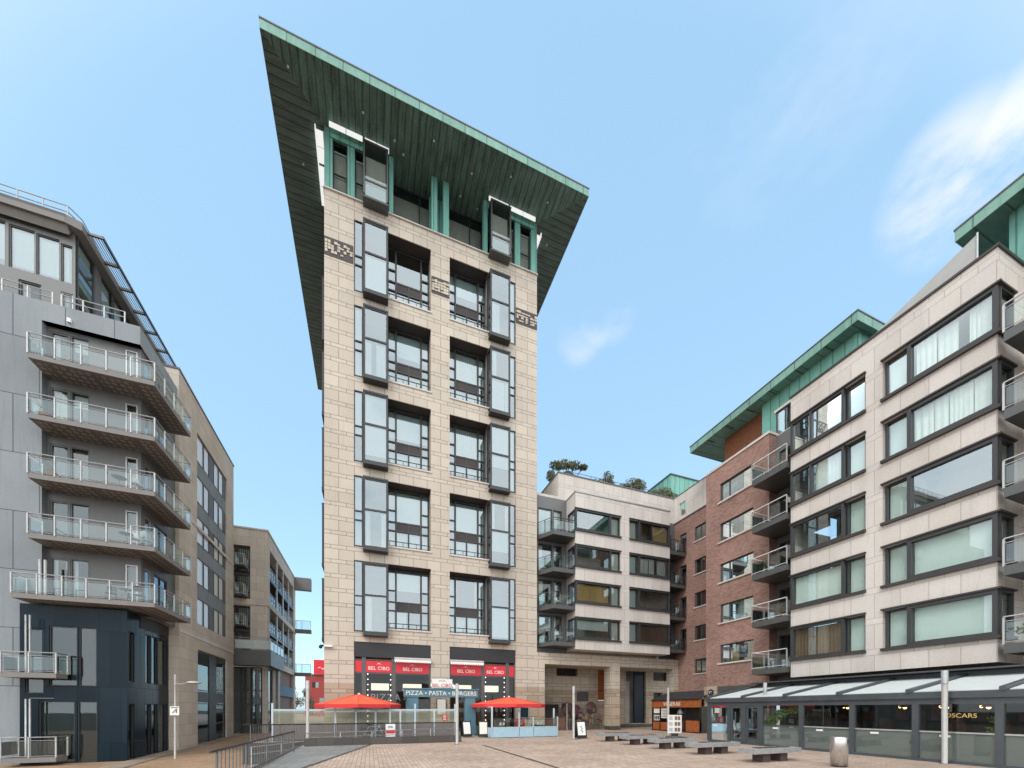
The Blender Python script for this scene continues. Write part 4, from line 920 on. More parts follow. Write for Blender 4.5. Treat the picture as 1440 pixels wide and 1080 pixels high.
# ------------------------------------------------------------------ glass screens of the terrace
t = thing('glass_windbreak', 'long pale framed glass windbreak along the restaurant terrace behind the ramp', 'screen', (0, 24.6, 0)); Y = 24.6
xs = [-5.0, -1.85, -.75, .33, 1.15, 1.75, 2.62, 3.78, 5.1]; tall = (0, 1, 4, 6, 8); m = MB()
for i in range(8):
    if i == 0: 
        for a, b in ((-4.96, -3.4), (-3.36, -1.89)): m.quad((a,Y,.94), (b,Y,.94), (b,Y,1.72), (a,Y,1.72))
    else: m.quad((xs[i]+.04,Y,.94), (xs[i+1]-.04,Y,.94), (xs[i+1]-.04,Y,1.72), (xs[i]+.04,Y,1.72))
m.build('glass_panel', 'pane_screen', t); MB().box(-5, 5.1, Y-.03, Y+.03, 1.7, 1.79).build('rail', 'pale_blue_post', t); MB().box(-5, 5.1, Y-.02, Y+.02, .05, .93).build('lower_panel', 'mauve_panel', t)
for i, x in enumerate(xs): MB().box(x-.05, x+.05, Y-.05, Y+.05, 0, 2.12 if i in tall else 1.69).build('post', 'pale_blue_post', t)
po = thing('paper_notice', 'white notice with a red band fixed to the railing left of the entrance portal', 'poster', (1.1, 24.0, .1)); MB().box(.88, 1.42, 23.97, 23.985, .12, .92).build('sheet', 'white', po)
MB().box(.9, 1.40, 23.962, 23.968, .36, .55).build('band', 'red_sign', po); MB().path([(1.02+.24*i/8, 23.96, .68+.12*abs(math.sin(i*.9))) for i in range(9)], .014).build('emblem', 'black', po)
mb_ = thing('menu_poster', 'small orange and red poster on the right end of the glass windbreak', 'poster', (4.65, 24.5, 1.0)); MB().box(4.3, 4.55, 24.5, 24.52, 1.05, 1.5).build('sheet', 'red_sign', mb_)
m = MB()
for k in range(4): m.box(4.34, 4.51-.03*(k%2), 24.49, 24.498, 1.12+k*.09, 1.16+k*.09)
m.build('lines', 'paper', mb_)
t = thing('terrace_enclosure', 'terrace enclosure of pale blue panels topped with clear glass on the right', 'screen', (9.3, 23, 0)); Y = 23.0
pts = [7.08, 8.86, 9.82, 11.55]
for a, b in zip(pts, pts[1:]):
    MB().box(a+.025, b-.025, Y-.03, Y+.03, .04, .64).build('panel', 'pale_blue', t); MB().quad((a+.06,Y,.68), (b-.06,Y,.68), (b-.06,Y,1.26), (a+.06,Y,1.26)).build('glass_panel', 'pane_balcony', t)
MB().box(7.05, 11.58, Y-.04, Y+.04, .64, .68).build('rail', 'pale_blue_post', t)
for x, h in ((7.08, 1.95), (8.86, 1.6), (9.82, 1.28), (11.3, 1.85), (11.55, 1.3)): MB().box(x-.045, x+.045, Y+.035, Y+.11, 0, h).build('post', 'pale_blue_post', t)
MB().box(7.0, 7.05, Y, 27.5, .04, .64).build('side_panel', 'pale_blue', t); MB().box(11.56, 11.61, Y+.12, 27.5, .04, .64).build('side_panel', 'pale_blue', t)
MB().box(7.02, 7.12, Y+.12, 26.5, 1.88, 1.95).build('side_rail', 'pale_blue_post', t)
rm = thing('red_menu_board', 'red menu board with white lines inside the pale blue enclosure', 'sign', (9.2, 24, .7)); MB().box(8.98, 9.62, 24, 24.03, .62, 1.2).build('board', 'red_sign', rm); MB().box(9.12, 9.46, 23.99, 23.998, .78, .84).box(9.12, 9.46, 23.99, 23.998, .92, .96).box(9.18, 9.42, 23.99, 23.998, 1.04, 1.1).build('lines', 'paper', rm)
# ------------------------------------------------------------------ parasols
def parasol(x, y, zr, za, r, label, rot):
    t = thing('parasol', label, 'parasol', (x, y, 0), 'red parasols on the restaurant terrace'); n = 8
    c = [(x+r*math.cos(rot+2*math.pi*k/n), y+r*math.sin(rot+2*math.pi*k/n)) for k in range(n)]; m = MB(); v = MB()
    for k in range(n):
        a, b = c[k], c[(k+1) % n]; mid_ = ((a[0]+b[0])/2, (a[1]+b[1])/2)
        for f0, f1 in ((0, .5), (.5, 1)):
            def P(q, f, sag=0): return (x+(q[0]-x)*f, y+(q[1]-y)*f, za+(zr-za)*f-sag)
            sg = lambda f: .05*math.sin(math.pi*f)
            m.quad(P(a,f0,0), P(mid_,f0,sg(f0)), P(mid_,f1,sg(f1)), P(a,f1,0)); m.quad(P(mid_,f0,sg(f0)), P(b,f0,0), P(b,f1,0), P(mid_,f1,sg(f1)))
        v.quad((a[0],a[1],zr), (b[0],b[1],zr), (b[0],b[1],zr-.2), (mid_[0],mid_[1],zr-.23), (a[0],a[1],zr-.2))
    m.build('canopy', 'red_canvas', t); v.build('valance', 'red_valance', t); MB().tube((x, y, .05), (x, y, za), .035, 10).build('pole', 'galv', t)
    MB().lathe((x, y, za-.02), [(.09, 0), (.07, .07), (.01, .1)], 10).build('finial', 'pale_blue_post', t); MB().box(x-.4, x+.4, y-.4, y+.4, .0, .08).build('base', 'steel_dark', t)
    sm_ = MB()
    for q in c: sm_.tube((x, y, za+.006), (q[0], q[1], zr+.008), .012, 5)
    sm_.build('seam', 'red_valance', t); rb = MB()
    for q in c: rb.tube((x, y, za-.08), (q[0], q[1], zr-.03), .014, 5)
    rb.build('rib', 'galv', t)
parasol(-.62, 26.0, 2.08, 2.72, 2.5, 'wide red parasol behind the long glass windbreak', R(90))
parasol(8.95, 25.2, 2.12, 2.62, 2.55, 'wide red parasol over the pale blue terrace enclosure', R(80))
# ------------------------------------------------------------------ portal
t = thing('entrance_portal', 'teal timber entrance portal with white lettering along its beam', 'portal', (4.48, 26, 0))
MB().box(2.2, 2.96, 25.8, 26.2, 0, 2.58).build('post', 'teal', t); MB().box(6.03, 6.77, 25.8, 26.2, 0, 2.58).build('post', 'teal', t)
MB().box(2.05, 6.92, 25.75, 26.25, 2.58, 3.08).box(1.98, 6.99, 25.7, 26.3, 3.08, 3.15).build('beam', 'teal', t)
text_mb('PIZZA \u2022 PASTA \u2022 BURGERS', .40, face_front(4.48, 25.74, 2.70), .008).build('lettering', 'white', t)
for x in (2.1, 6.87): MB().lathe((x, 25.6, 2.35), [(.03, .2), (.11, .1), (.12, 0)], 10).tube((x, 25.6, 2.5), (x, 25.8, 2.6), .02).build('lamp', 'black', t)
s = thing('portal_sign', 'white sign with red lettering standing on the teal portal beam', 'sign', (4.5, 26, 3.15)); MB().box(3.85, 5.2, 25.95, 26.0, 3.15, 3.78).build('panel', 'white', s)
MB().prism([(3.75, 25.93), (5.3, 25.93), (5.3, 25.948), (3.75, 25.948)], 3.27, 3.47).build('ribbon', 'white', s)
text_mb('BEL CIBO', .32, face_front(4.52, 25.92, 3.26), .006).build('lettering', 'red_sign', s); MB().box(3.9, 5.15, 25.94, 25.949, 3.152, 3.2).build('green_stripe', 'sign_green', s)
MB().path([(4.3, 25.945, 3.6), (4.4, 25.945, 3.7), (4.52, 25.945, 3.62), (4.64, 25.945, 3.7), (4.74, 25.945, 3.6)], .013, 5).build('crest', 'sign_green', s)
mc = thing('menu_case', 'cream menu case on the stone pier seen through the teal portal', 'notice board', (4.5, 28.45, 1.2)); MB().box(4.55, 5.25, 28.42, 28.5, 1.35, 2.55).build('case', 'frame', mc); MB().box(4.6, 5.2, 28.4, 28.418, 1.4, 2.5).build('sheet', 'paper', mc)
# ------------------------------------------------------------------ sandwich boards
def aboard(x, y, rot, w, h, label, mat='paper', sq=None):
    t = thing('sandwich_board', label, 'board', (x, y, 0), 'sandwich boards on the plaza'); Rm = Matrix.Translation((x, y, 0)) @ Matrix.Rotation(rot, 4, 'Z')
    for s in (-1, 1):
        T4 = Rm @ Matrix.Rotation(s*R(11), 4, 'X'); m = MB().box(-w/2, w/2, s*.2-.012, s*.2+.012, .0, h); m2 = MB().box(-w/2+.07, w/2-.07, s*.225-.006 if s > 0 else -.225, s*.231 if s > 0 else -.219, .17, h-.08)
        m.xform(Matrix.Translation((0,0,.02)) @ Matrix.Identity(4)); m.xform(T4); m2.xform(T4 @ Matrix.Translation((0,0,.02)))
        o = m.build('frame', 'black', t); m2.build('sheet', mat, o)
        if sq and s < 0:
            q = MB(); [q.path([(.08*math.sin(k*1.9)+.02*(k%2), -.235, .35+k*.06) for k in range(8)], .012, 5)]; q.xform(T4); q.build('drawing', 'black', o)
aboard(11.95, 20.75, R(0), .66, 1.05, 'black framed sandwich board with a white sheet beside the slim pole, near stacked chairs', 'white', True)
aboard(5.75, 24.3, R(14), .62, 1.0, 'white sandwich board at the foot of the teal portal', 'white')
aboard(6.75, 23.9, R(-8), .62, 1.0, 'cream sandwich board at the corner of the pale blue enclosure', 'paper')
# ------------------------------------------------------------------ slim lighting poles
def pole(x, y, h, label):
    t = thing('slim_pole', label, 'lamp post', (x, y, 0), 'slim lighting poles around the plaza')
    MB().tube((x, y, .0), (x, y, h*.86), .072, 14, r2=.078).build('shaft', 'lamp_post', t); MB().tube((x, y, h*.86+.006), (x, y, h), .085, 14).build('head', 'galv', t); MB().tube((x, y, 0), (x, y, .02), .12, 14).build('base_plate', 'steel_dark', t)
for a in ((-2.88, 21.6, 3.2, 'slim grey pole at the left end of the low ramp wall'), (4.17, 19.6, 3.08, 'slim grey pole in front of the teal portal'), (11.34, 20.5, 3.14, 'slim grey pole beside the black sandwich board'),
          (19.2, 21.5, 3.26, 'slim grey pole in front of the orange kiosk'), (18.38, 13.9, 3.1, 'slim grey pole by the glazed restaurant doors'), (17.72, 7.2, 3.06, 'slim grey pole nearest the camera, by the gold window lettering')): pole(*a)
sl = thing('street_lamp', 'pale street lamp with a short arm and small square sign on the lower path', 'street lamp', (-10.3, 27.2, -1.02))
MB().tube((-10.3, 27.2, -1.05), (-10.3, 27.2, 3.75), .055, 12, r2=.045).build('post', 'lamp_post', sl)
MB().path([(-10.3, 27.2, 3.2), (-9.9, 27.0, 3.2), (-9.45, 26.8, 3.28)], .03).build('arm', 'lamp_post', sl)
m = MB(); m.ball((0,0,0), .3, 8, .32); m.xform(Matrix.Translation((-9.3, 26.75, 3.28)) @ Matrix.Diagonal((1.3,.7,1,1))); m.build('lamp_head', 'galv', sl)
sp = MB().box(-10.5, -10.08, 27.1, 27.12, 1.45, 1.95).build('sign_plate', 'white', sl); MB().path([(-10.38, 27.09, 1.58), (-10.2, 27.09, 1.8), (-10.2, 27.09, 1.58)], .02, 5).box(-10.46, -10.12, 27.085, 27.095, 1.86, 1.9).build('symbol', 'sign_green', sp)
# ------------------------------------------------------------------ benches, bin, totem
def bench(y, label):
    t = thing('stone_bench', label, 'bench', (13, y, 0), 'low stone benches in a row'); m = MB(); r_ = random.Random(int(y*10))
    m.prism([(11.9, y-.26), (14.15, y-.24), (14.15, y+.42), (11.9, y+.40)], .30, .46); m.build('slab', 'concrete', t); s = MB()
    for k in range(3): s.box(12.35+k*.55, 12.75+k*.55, y-.05, y+.2, .461, .485)
    s.build('slats', 'bench_leg', t)
    for x in (12.45, 13.28): MB().box(x, x+.34, y-.12, y+.28, 0, .30).build('leg', 'bench_leg', t)
for y, l in ((9.6, 'grey stone bench nearest the camera, left of the steel bin'), (12.0, 'second stone bench from the steel bin end of the row'), (14.25, 'middle stone bench of the row of five'), (16.4, 'fourth stone bench in the row, counted from the steel bin end'), (18.6, 'farthest stone bench of the row, by the colonnade')): bench(y, l)
bn = thing('litter_bin', 'round brushed steel litter bin standing in front of the glazed restaurant', 'bin', (13.8, 8.0, 0))
MB().lathe((13.8, 8.0, 0), [(.2, .04), (.225, .04), (.225, .9), (.215, .925), (.15, .935), (.001, .935)], 28).build('body', 'steel', bn); MB().lathe((13.8, 8.0, 0), [(.19, 0), (.19, .045), (.001, .045)], 24).build('base', 'black', bn)
m = MB(); 
for k in range(5): a = R(-150+k*22); b = R(-150+(k+1)*22); m.quad((13.8+.229*math.cos(a), 8+.229*math.sin(a), .74), (13.8+.229*math.cos(b), 8+.229*math.sin(b), .74), (13.8+.229*math.cos(b), 8+.229*math.sin(b), .86), (13.8+.229*math.cos(a), 8+.229*math.sin(a), .86))
m.xform(Matrix.Translation((13.8,8,0)) @ Matrix.Rotation(R(62),4,'Z') @ Matrix.Translation((-13.8,-8,0))); m.build('slot', 'black', bn)
tt = thing('info_totem', 'white information board with rows of small pictures on a grey foot', 'sign', (18.1, 19.7, 0)); Rm = Matrix.Translation((18.1, 19.7, 0)) @ Matrix.Rotation(R(-22), 4, 'Z')
MB().box(-.42, .42, -.05, .05, .28, 1.42).xform(Rm).build('board', 'white', tt); MB().lathe((18.1, 19.7, 0), [(.55, 0), (.55, .05), (.2, .1)], 20).box(17.85, 18.35, 19.65, 19.75, .05, .28).build('foot', 'steel_dark', tt)
m = MB(); m2 = MB()
for r_ in range(3):
    for c in range(2): m.box(-.02+c*.19, .14+c*.19, -.06, -.054, .38+r_*.36, .62+r_*.36)
    for k in range(4): m2.box(-.36, -.12-.03*(k%2), -.058, -.053, .4+r_*.36+k*.06, .42+r_*.36+k*.06)
m.xform(Rm).build('picture', 'wicker', tt); m2.xform(Rm).build('text_lines', 'steel_dark', tt)
# ------------------------------------------------------------------ kiosk
k_ = thing('food_kiosk', 'orange timber food kiosk with a dark sloping roof against the brick wall', 'kiosk', (24, 24.6, 0)); KW = west(22.75); y0, y1 = 22.2, 27.4
MB().ob(KW, y0, y1, -.12, .06, 1.92, 2.52).build('fascia', 'orange_wood', k_)
for a, b in ((22.2, 23.6), (25.5, 26.35), (26.45, 27.3)): MB().ob(KW, a, b, -.1, .0, .08, .92 if a < 23 else .72).build('counter_panel', 'orange_wood', k_)
m = MB().ob(KW, y0-.02, y1+.02, -.02, .03, 0, .08)
for a in (22.2, 23.62, 25.42, 26.38, 27.32): m.ob(KW, a, a+.08, -.1, .02, .08, 1.92)
m.build('frame', 'black', k_); MB().box(24.2, 24.3, y0, y1, 0, 2.5).box(22.9, 24.2, y0, y0+.05, 0, 2.0).box(22.9, 24.2, y1-.05, y1, 0, 2.0).build('inner_wall', 'room_dark', k_)
MB().quad((22.6,y0-.05,2.5), (22.6,y1+.1,2.5), (24.6,y1+.1,3.2), (24.6,y0-.05,3.2)).quad((22.6,y0-.05,2.54), (22.6,y1+.1,2.54), (24.6,y1+.1,3.26), (24.6,y0-.05,3.26)).build('roof', 'shutter', k_)
text_mb('VEGERAS', .46, face_west(22.66, 25.0, 2.05), .01).build('lettering', 'paper', k_)
m = MB().ob(KW, 25.55, 26.3, -.06, -.02, 1.05, 1.85); m.ob(KW, 26.5, 27.2, -.06, -.02, 1.45, 1.85); m.ob(KW, 26.5, 27.2, -.06, -.02, .85, 1.3); m.build('menu_board', 'paper', k_)
m = MB(); 
for q in range(5): m.ob(KW, 25.62, 26.2-.1*(q%2), -.02, -.012, 1.15+q*.13, 1.19+q*.13)
m.build('menu_text', 'black', k_); m = MB()
for q in range(3): m.ob(KW, 26.56+q*.21, 26.7+q*.21, -.02, -.012, .92, 1.22)
m.build('menu_text', 'black', k_); MB().ob(KW, 23.8, 25.2, -.4, -.3, .75, .85).ob(KW, 24.0, 25.0, -.35, -.1, .2, .7).build('produce_shelf', 'table_dark', k_)
hl = thing('heat_lamp_shade', 'grey bell shaped lamp shade hanging in the orange kiosk opening', 'lamp', (22.9, 24.2, 1.4)); MB().lathe((22.9, 24.3, 1.42), [(.27, 0), (.22, .2), (.08, .34), (.02, .5)], 14).build('shade', 'grey_metal', hl)
# ------------------------------------------------------------------ glazed restaurant under the stone block
cf = thing('glazed_restaurant', 'dark framed glazed restaurant pavilion with pale sloping awning roof', 'pavilion', (20, 10, 0)); CX = 18.0; CW = west(CX)
PY = [16.95, 15.62, 14.72, 13.82, 11.92, 9.97, 8.05, 6.1, 4.1, 2.0, -.2]
MB().ob(CW, -.3, 17.05, -.12, .1, 2.16, 2.38).build('eaves_beam', 'cafe_frame', cf); m = MB().ob(CW, -.3, 17.0, -.1, .02, 1.96, 2.155)
m.ob(CW, -.3, 17.0, -.1, .03, .0, .1)
for i, a in enumerate(PY): m.ob(CW, a-.09, a+.09, -.11, .04, .1, 1.96)
m.box(18.0, 22.3, 16.93, 17.05, 0, 2.4); m.build('frame', 'cafe_frame', cf)
for i in range(len(PY)-1):
    b, a = PY[i]-.09, PY[i+1]+.09
    if i in (1, 2): 
        d = MB().ob(CW, a, a+.1, -.07, .01, .1, 1.96).ob(CW, b-.1, b, -.07, .01, .1, 1.96).ob(CW, a+.1, b-.1, -.07, .008, 1.84, 1.96).ob(CW, a+.1, b-.1, -.07, .008, .1, .28).build('door', 'cafe_frame', cf); MB().sheet(CW, a+.05, b-.05, -.03, .2, 1.9).build('pane', 'pane_cafe', d); continue
    w_ = MB().ob(CW, a, b, -.07, -.01, 1.0, 1.05).build('window', 'galv' if i > 3 else 'cafe_frame', cf); MB().sheet(CW, a, b, -.04, 1.05, 1.96).build('upper_pane', 'pane_cafe', w_); MB().sheet(CW, a, b, -.045, .1, 1.0).build('frosted_pane', 'pane_frost', w_)
    c = (a+b)/2+.25; MB().ob(CW, c-.13, c+.13, -.04, -.03, .86, .93).build('sticker', 'white', w_)
RFT = [(CX-.12, 2.36), (21.6, 3.08)]
m = MB(); yy = [16.95, 14.75, 12.6, 10.4, 8.2, 6.0, 3.8, 1.6, -.3]
for a, b in zip(yy, yy[1:]): m.hexa([(CX-.02,b+.1,2.385),(21.6,b+.1,3.06),(21.6,a-.1,3.06),(CX-.02,a-.1,2.385),(CX-.02,b+.1,2.41),(21.6,b+.1,3.085),(21.6,a-.1,3.085),(CX-.02,a-.1,2.41)])
m.build('awning_fabric', 'canvas_grey', cf)
for a in yy:
    MB().hexa([(CX-.14,a-.07,2.36),(21.65,a-.07,3.05),(21.65,a+.07,3.05),(CX-.14,a+.07,2.36),(CX-.14,a-.07,2.49),(21.65,a-.07,3.19),(21.65,a+.07,3.19),(CX-.14,a+.07,2.49)]).build('rafter', 'cafe_frame', cf)
MB().box(21.6, 21.85, -.3, 17.05, 2.9, 3.25).box(21.0, 22.4, -.3, 16.9, 3.27, 3.33).build('wall_beam', 'cafe_frame', cf)
MB().quad((CX+.06,-.3,.006), (24.4,-.3,.006), (24.4,16.9,.006), (CX+.06,16.9,.006)).build('floor', 'table_dark', cf)
iw = MB().box(23.6, 23.7, -.3, 16.9, 0, 3.0); iw.build('back_wall', 'room_dark', cf); m = MB(); r9 = random.Random(2)
for k in range(26): y = .2+k*.62; m.box(23.3, 23.55, y, y+.4, .8+.5*(k%2), 1.0+.5*(k%2)+r9.random()*.8)
m.build('bar_shelf', 'rust', cf)
text_mb('OSCARS', .2, face_west(CX+.02, 6.95, 1.52), .006).build('lettering', 'gold', cf)
for y in (8.9, 7.75, 6.75, 5.3, 10.8):
    p = thing('pendant_lamp', {8.9: 'warm pendant lamp glowing in the window behind the steel bin', 7.75: 'warm pendant lamp left of the nearest slim pole', 6.75: 'warm pendant lamp above the gold window lettering', 5.3: 'warm pendant lamp at the right edge of the photo', 10.8: 'warm pendant lamp in the window right of the restaurant doors'}[y], 'lamp', (19.2, y, 1.7), 'pendant lamps inside the glazed restaurant')
    MB().ball((19.2, y, 1.86), .06, 6).ball((19.3, y+.2, 1.88), .045, 6).build('bulb', 'lamp_glow', p); MB().lathe((19.2, y, 1.86), [(.2, .0), (.1, .12), (.02, .2)], 10).tube((19.2, y, 2.05), (19.2, y, 2.6), .01).build('shade', 'rust', p)
def table(x, y, h, r, label, grp, mat='table_dark', nm='round_table'):
    t = thing(nm, label, 'table', (x, y, 0), grp); MB().lathe((x, y, h-.03), [(.001, 0), (r, 0), (r, .03), (.001, .03)], 18).build('tabletop', mat, t); MB().tube((x, y, .02), (x, y, h-.03), .035).build('leg', 'steel_dark', t); MB().lathe((x, y, 0), [(.24, 0), (.2, .03), (.03, .05)], 12).build('foot', 'steel_dark', t)
table(18.9, 15.2, .75, .38, 'small round table just inside the glazed restaurant door', None, 'white')
table(9.5, 24.6, .74, .4, 'round table inside the pale blue enclosure, left of centre', 'terrace tables'); table(8.0, 24.2, .74, .4, 'round table at the left corner inside the pale blue enclosure', 'terrace tables'); table(10.7, 24.3, .74, .4, 'round table at the right end inside the pale blue enclosure', 'terrace tables')
for x, y, l in ((10.55, 24.1, 'white folded menu cards on the right terrace table'), (7.9, 24.05, 'white folded menu cards on the left terrace table'), (8.55+.9, 24.4, 'white folded menu cards on the middle terrace table')):
    m = MB(); 
    for k in range(2): m.quad((x+k*.22,y,.742), (x+k*.22+.13,y,.742), (x+k*.22+.15,y+.05,.93), (x+k*.22+.03,y+.05,.93)).quad((x+k*.22,y+.12,.742), (x+k*.22+.13,y+.12,.742), (x+k*.22+.15,y+.055,.93), (x+k*.22+.03,y+.055,.93))
    tag(m.build('menu_card', 'white'), l, 'menu', 'menu cards on the terrace tables')
def chair(x, y, rot, label, grp, mat='wicker', fm='steel_dark', z=0, tilt=0, s=1.0):
    t = thing('bistro_chair', label, 'chair', (x, y, z), grp); T4 = Matrix.Translation((x, y, z)) @ Matrix.Rotation(rot, 4, 'Z') @ Matrix.Rotation(tilt, 4, 'X') @ Matrix.Scale(s, 4)
    MB().box(-.2, .2, -.2, .2, .43, .46).xform(T4).build('seat', mat, t); m = MB()
    m.hexa([(-.2,.19,.6),(.2,.19,.6),(.2,.21,.6),(-.2,.21,.6),(-.17,.25,.88),(.17,.25,.88),(.17,.27,.88),(-.17,.27,.88)]); m.xform(T4).build('backrest', mat, t)
    for a, b in ((-.18, -.18), (.18, -.18), (-.18, .18), (.18, .18)): 
        m = MB().tube((a*1.1, b*1.1, 0), (a, b, .44), .014, 6)
        if b > 0: m.tube((a, b, .44), (a, .25, .86), .013, 6)
        m.xform(T4).build('leg', fm, t)
# chairs and tilted tables stored under the colonnade
for k, (x, y, z, tl, r_) in enumerate(((15.9, 29.6, 0, 0, .4), (16.35, 29.5, 0, 0, 1.2), (17.0, 29.7, 0, 0, 2.6), (17.6, 29.5, 0, 0, .2), (18.2, 29.6, 0, 0, 1.9), (18.8, 29.5, 0, 0, 3.3), (15.9, 29.65, .46, .25, .5), (17.1, 29.7, .46, .3, 2.4), (18.3, 29.6, .46, .2, 1.7), (18.85, 29.6, .46, .3, 3.0), (16.4, 29.9, .92, .35, .9), (17.3, 29.9, .92, .3, 2.2), (18.6, 29.9, .92, .25, .4), (18.0, 30.0, 1.38, .3, 1.2))):
    chair(x, y, r_, 'dark bistro chair stored with others under the colonnade, beside the stone column', 'bistro chairs stored under the colonnade', 'table_dark' if k % 2 else 'wicker', z=z, tilt=tl)
for x, y, zc, r_, l in ((16.2, 30.3, 1.75, .7, 'dark round tabletop tipped on edge, left of the stored tables'), (17.1, 30.5, 1.5, .72, 'dark round tabletop tipped on edge in the middle of the stored chairs'), (17.75, 29.95, .95, .46, 'pale round wicker tabletop tipped up among stored chairs'), (18.6, 30.4, 1.85, .62, 'dark round tabletop tipped on edge against the stone column')):
    t = thing('tipped_table', l, 'table', (x, y, 0), 'tipped tables stored under the colonnade'); T4 = Matrix.Translation((x, y, zc)) @ Matrix.Rotation(R(78), 4, 'X') @ Matrix.Rotation(R(9), 4, 'Y')
    MB().lathe((0,0,0), [(.001, 0), (r_, 0), (r_, .035), (.001, .035)], 22).xform(T4).build('tabletop', 'wicker' if r_ < .5 else 'table_dark', t); MB().tube((0,0,-.7), (0,0,0), .035).tube((-.25,0,-.72), (.25,0,-.72), .02).tube((0,-.25,-.72), (0,.25,-.72), .02).xform(T4).build('leg', 'galv', t); MB().tube((x-.15, y+.1, 0), (x-.1, y+.05, zc-.1), .02).tube((x+.2, y+.1, 0), (x+.12, y+.05, zc-.1), .02).build('stand', 'galv', t)
bar = thing('outdoor_bar', 'dark bar counter with a flat canopy left of the stored chairs', 'bar', (14.4, 30, 0)); MB().box(13.3, 15.6, 29.6, 30.4, 0, 1.05).build('counter', 'rust', bar); MB().box(13.1, 15.8, 29.3, 30.8, 2.3, 2.38).build('canopy', 'steel_dark', bar)
for x in (13.2, 15.6): MB().box(x, x+.08, 29.4, 29.48, 0, 2.3).build('post', 'galv', bar)
MB().box(13.4, 15.5, 30.7, 30.8, 1.1, 2.2).build('back_shelf', 'room_dark', bar)
# ------------------------------------------------------------------ balcony furniture
for a in ((-11.9, 26.75, .6, 10.5, 'white_metal', 'white metal chair on the second steel balcony from the bottom, left of its corner'), (-11.35, 26.8, 2.6, 10.5, 'white_metal', 'white metal chair at the corner of the second steel balcony from the bottom'),
          (-12.9, 26.8, .3, 7.5, 'black', 'black chair on the lowest long steel balcony, left of the table'), (-11.7, 26.8, 3.4, 7.5, 'black', 'black chair on the lowest long steel balcony, near the corner'),
          (-11.8, 26.8, .9, 13.47, 'galv', 'grey chair at the corner of the middle steel balcony'), (14.1, 28.2, .5, 12.84, 'black', 'dark chair on the second balcony down beside the tower'), (14.2, 28.2, .5, 9.96, 'white', 'white chair on the third balcony down beside the tower'),
          (14.2, 28.1, 2.0, 7.08, 'white', 'white chair on the lowest balcony beside the tower'), (25.5, 28.2, 1.0, 7.08, 'white', 'white chair on the lowest balcony in the brick corner'), (23.0, 16.0, 1.2, 9.96, 'black', 'dark chair on the balcony two below the top between brick and stone')):
    chair(a[0], a[1], a[2], a[5], None, a[4], a[4] if a[4] != 'white' else 'galv', z=a[3])
def leafclump(mb, c, r, n, s, rg):
    for _ in range(n):
        v = Vector((rg.gauss(0,1), rg.gauss(0,1), rg.gauss(0,1))).normalized()*(rg.random()**.45); p = Vector(c)+Vector((v.x*r[0], v.y*r[1], v.z*r[2]))
        d = Vector((rg.gauss(0,1), rg.gauss(0,1), rg.gauss(0,.7))).normalized(); e = d.cross(Vector((rg.gauss(0,1), rg.gauss(0,1), rg.gauss(0,1)))).normalized(); L, W = s*rg.uniform(.7,1.4), s*rg.uniform(.25,.5)
        mb.quad(p-d*L*.5, p+e*W*.5, p+d*L*.5, p-e*W*.5)
def plant(nm, label, cat, x, y, z, clumps, n, s, grp=None, mat='leaf', trunk=.04, pot=None, seed=1):
    t = thing(nm, label, cat, (x, y, z), grp); rg = random.Random(seed); m = MB(); k = MB()
    for c in clumps:
        leafclump(m, (x+c[0], y+c[1], z+c[2]), c[3:6], n, s, rg)
        k.path([(x, y, z), (x+c[0]*.45, y+c[1]*.4, z+c[2]*.55), (x+c[0], y+c[1], z+c[2])], trunk, 5)
    m.build('crown' if cat == 'tree' else 'foliage', mat, t); k.build('trunk' if cat == 'tree' else 'stem', 'bark', t)
    if pot: MB().lathe((x, y, z-pot), [(.001, 0), (.14, 0), (.2, pot), (.16, pot), (.001, pot-.03)], 14).build('pot', 'terracotta', t)
G = 'roof garden shrubs above the parapet'
plant('roof_tree', 'flat topped spreading shrub on the roof garden nearest the tower', 'tree', 16.4, 31, 20.6, [(-.9,0,2.6,.7,.6,.3), (0,0,2.9,.8,.6,.28), (.9,.1,3.05,.8,.6,.28), (1.7,0,3.0,.5,.4,.2), (-1.5,0,1.6,.4,.4,.5), (.4,.3,2.2,.7,.5,.3), (1.2,0,1.2,.5,.4,.4)], 330, .24, G, seed=1)
plant('roof_tree', 'shrub with one upright clump, second from the tower on the roof garden', 'tree', 20.4, 31, 20.6, [(.35,0,2.45,.6,.5,.75), (0,0,1.9,.8,.5,.5), (-.9,0,1.75,.9,.4,.4), (.6,0,1.8,.6,.4,.6)], 360, .24, G, seed=2)
plant('roof_tree', 'rounded bushy shrub, third from the tower on the roof garden', 'tree', 23.5, 31, 20.6, [(0,0,2.5,.9,.6,.6), (.8,0,2.5,.7,.5,.6), (-.8,0,2.0,.8,.5,.5), (1.1,0,1.4,.5,.4,.6), (0,0,1.5,.8,.5,.5), (.6,0,2.9,.3,.3,.25)], 360, .24, G, seed=3)
plant('roof_tree', 'low wide shrub in front of the green copper box', 'tree', 27.2, 31, 20.6, [(-.9,0,2.1,.9,.5,.45), (.1,0,2.45,.9,.5,.5), (1.1,0,2.1,.9,.5,.5), (.3,0,1.4,1.0,.5,.5)], 360, .24, G, seed=4)
plant('leafy_plant', 'bright green leafy plant inside the restaurant window right of the doors', 'plant', 18.35, 13.4, 1.0, [(0,0,.35,.25,.35,.3), (0,-.4,.6,.2,.4,.25), (0,.3,.1,.2,.3,.2), (0,-.9,.75,.15,.3,.15)], 90, .17, None, 'leaf_bright', .012, seed=5)
plant('leafy_plant', 'bright green leafy plant in the window right of the gold lettering', 'plant', 18.4, 6.3, 1.0, [(0,0,.45,.2,.2,.14), (0,.05,.15,.2,.18,.12)], 60, .14, None, 'leaf_bright', .012, seed=6)
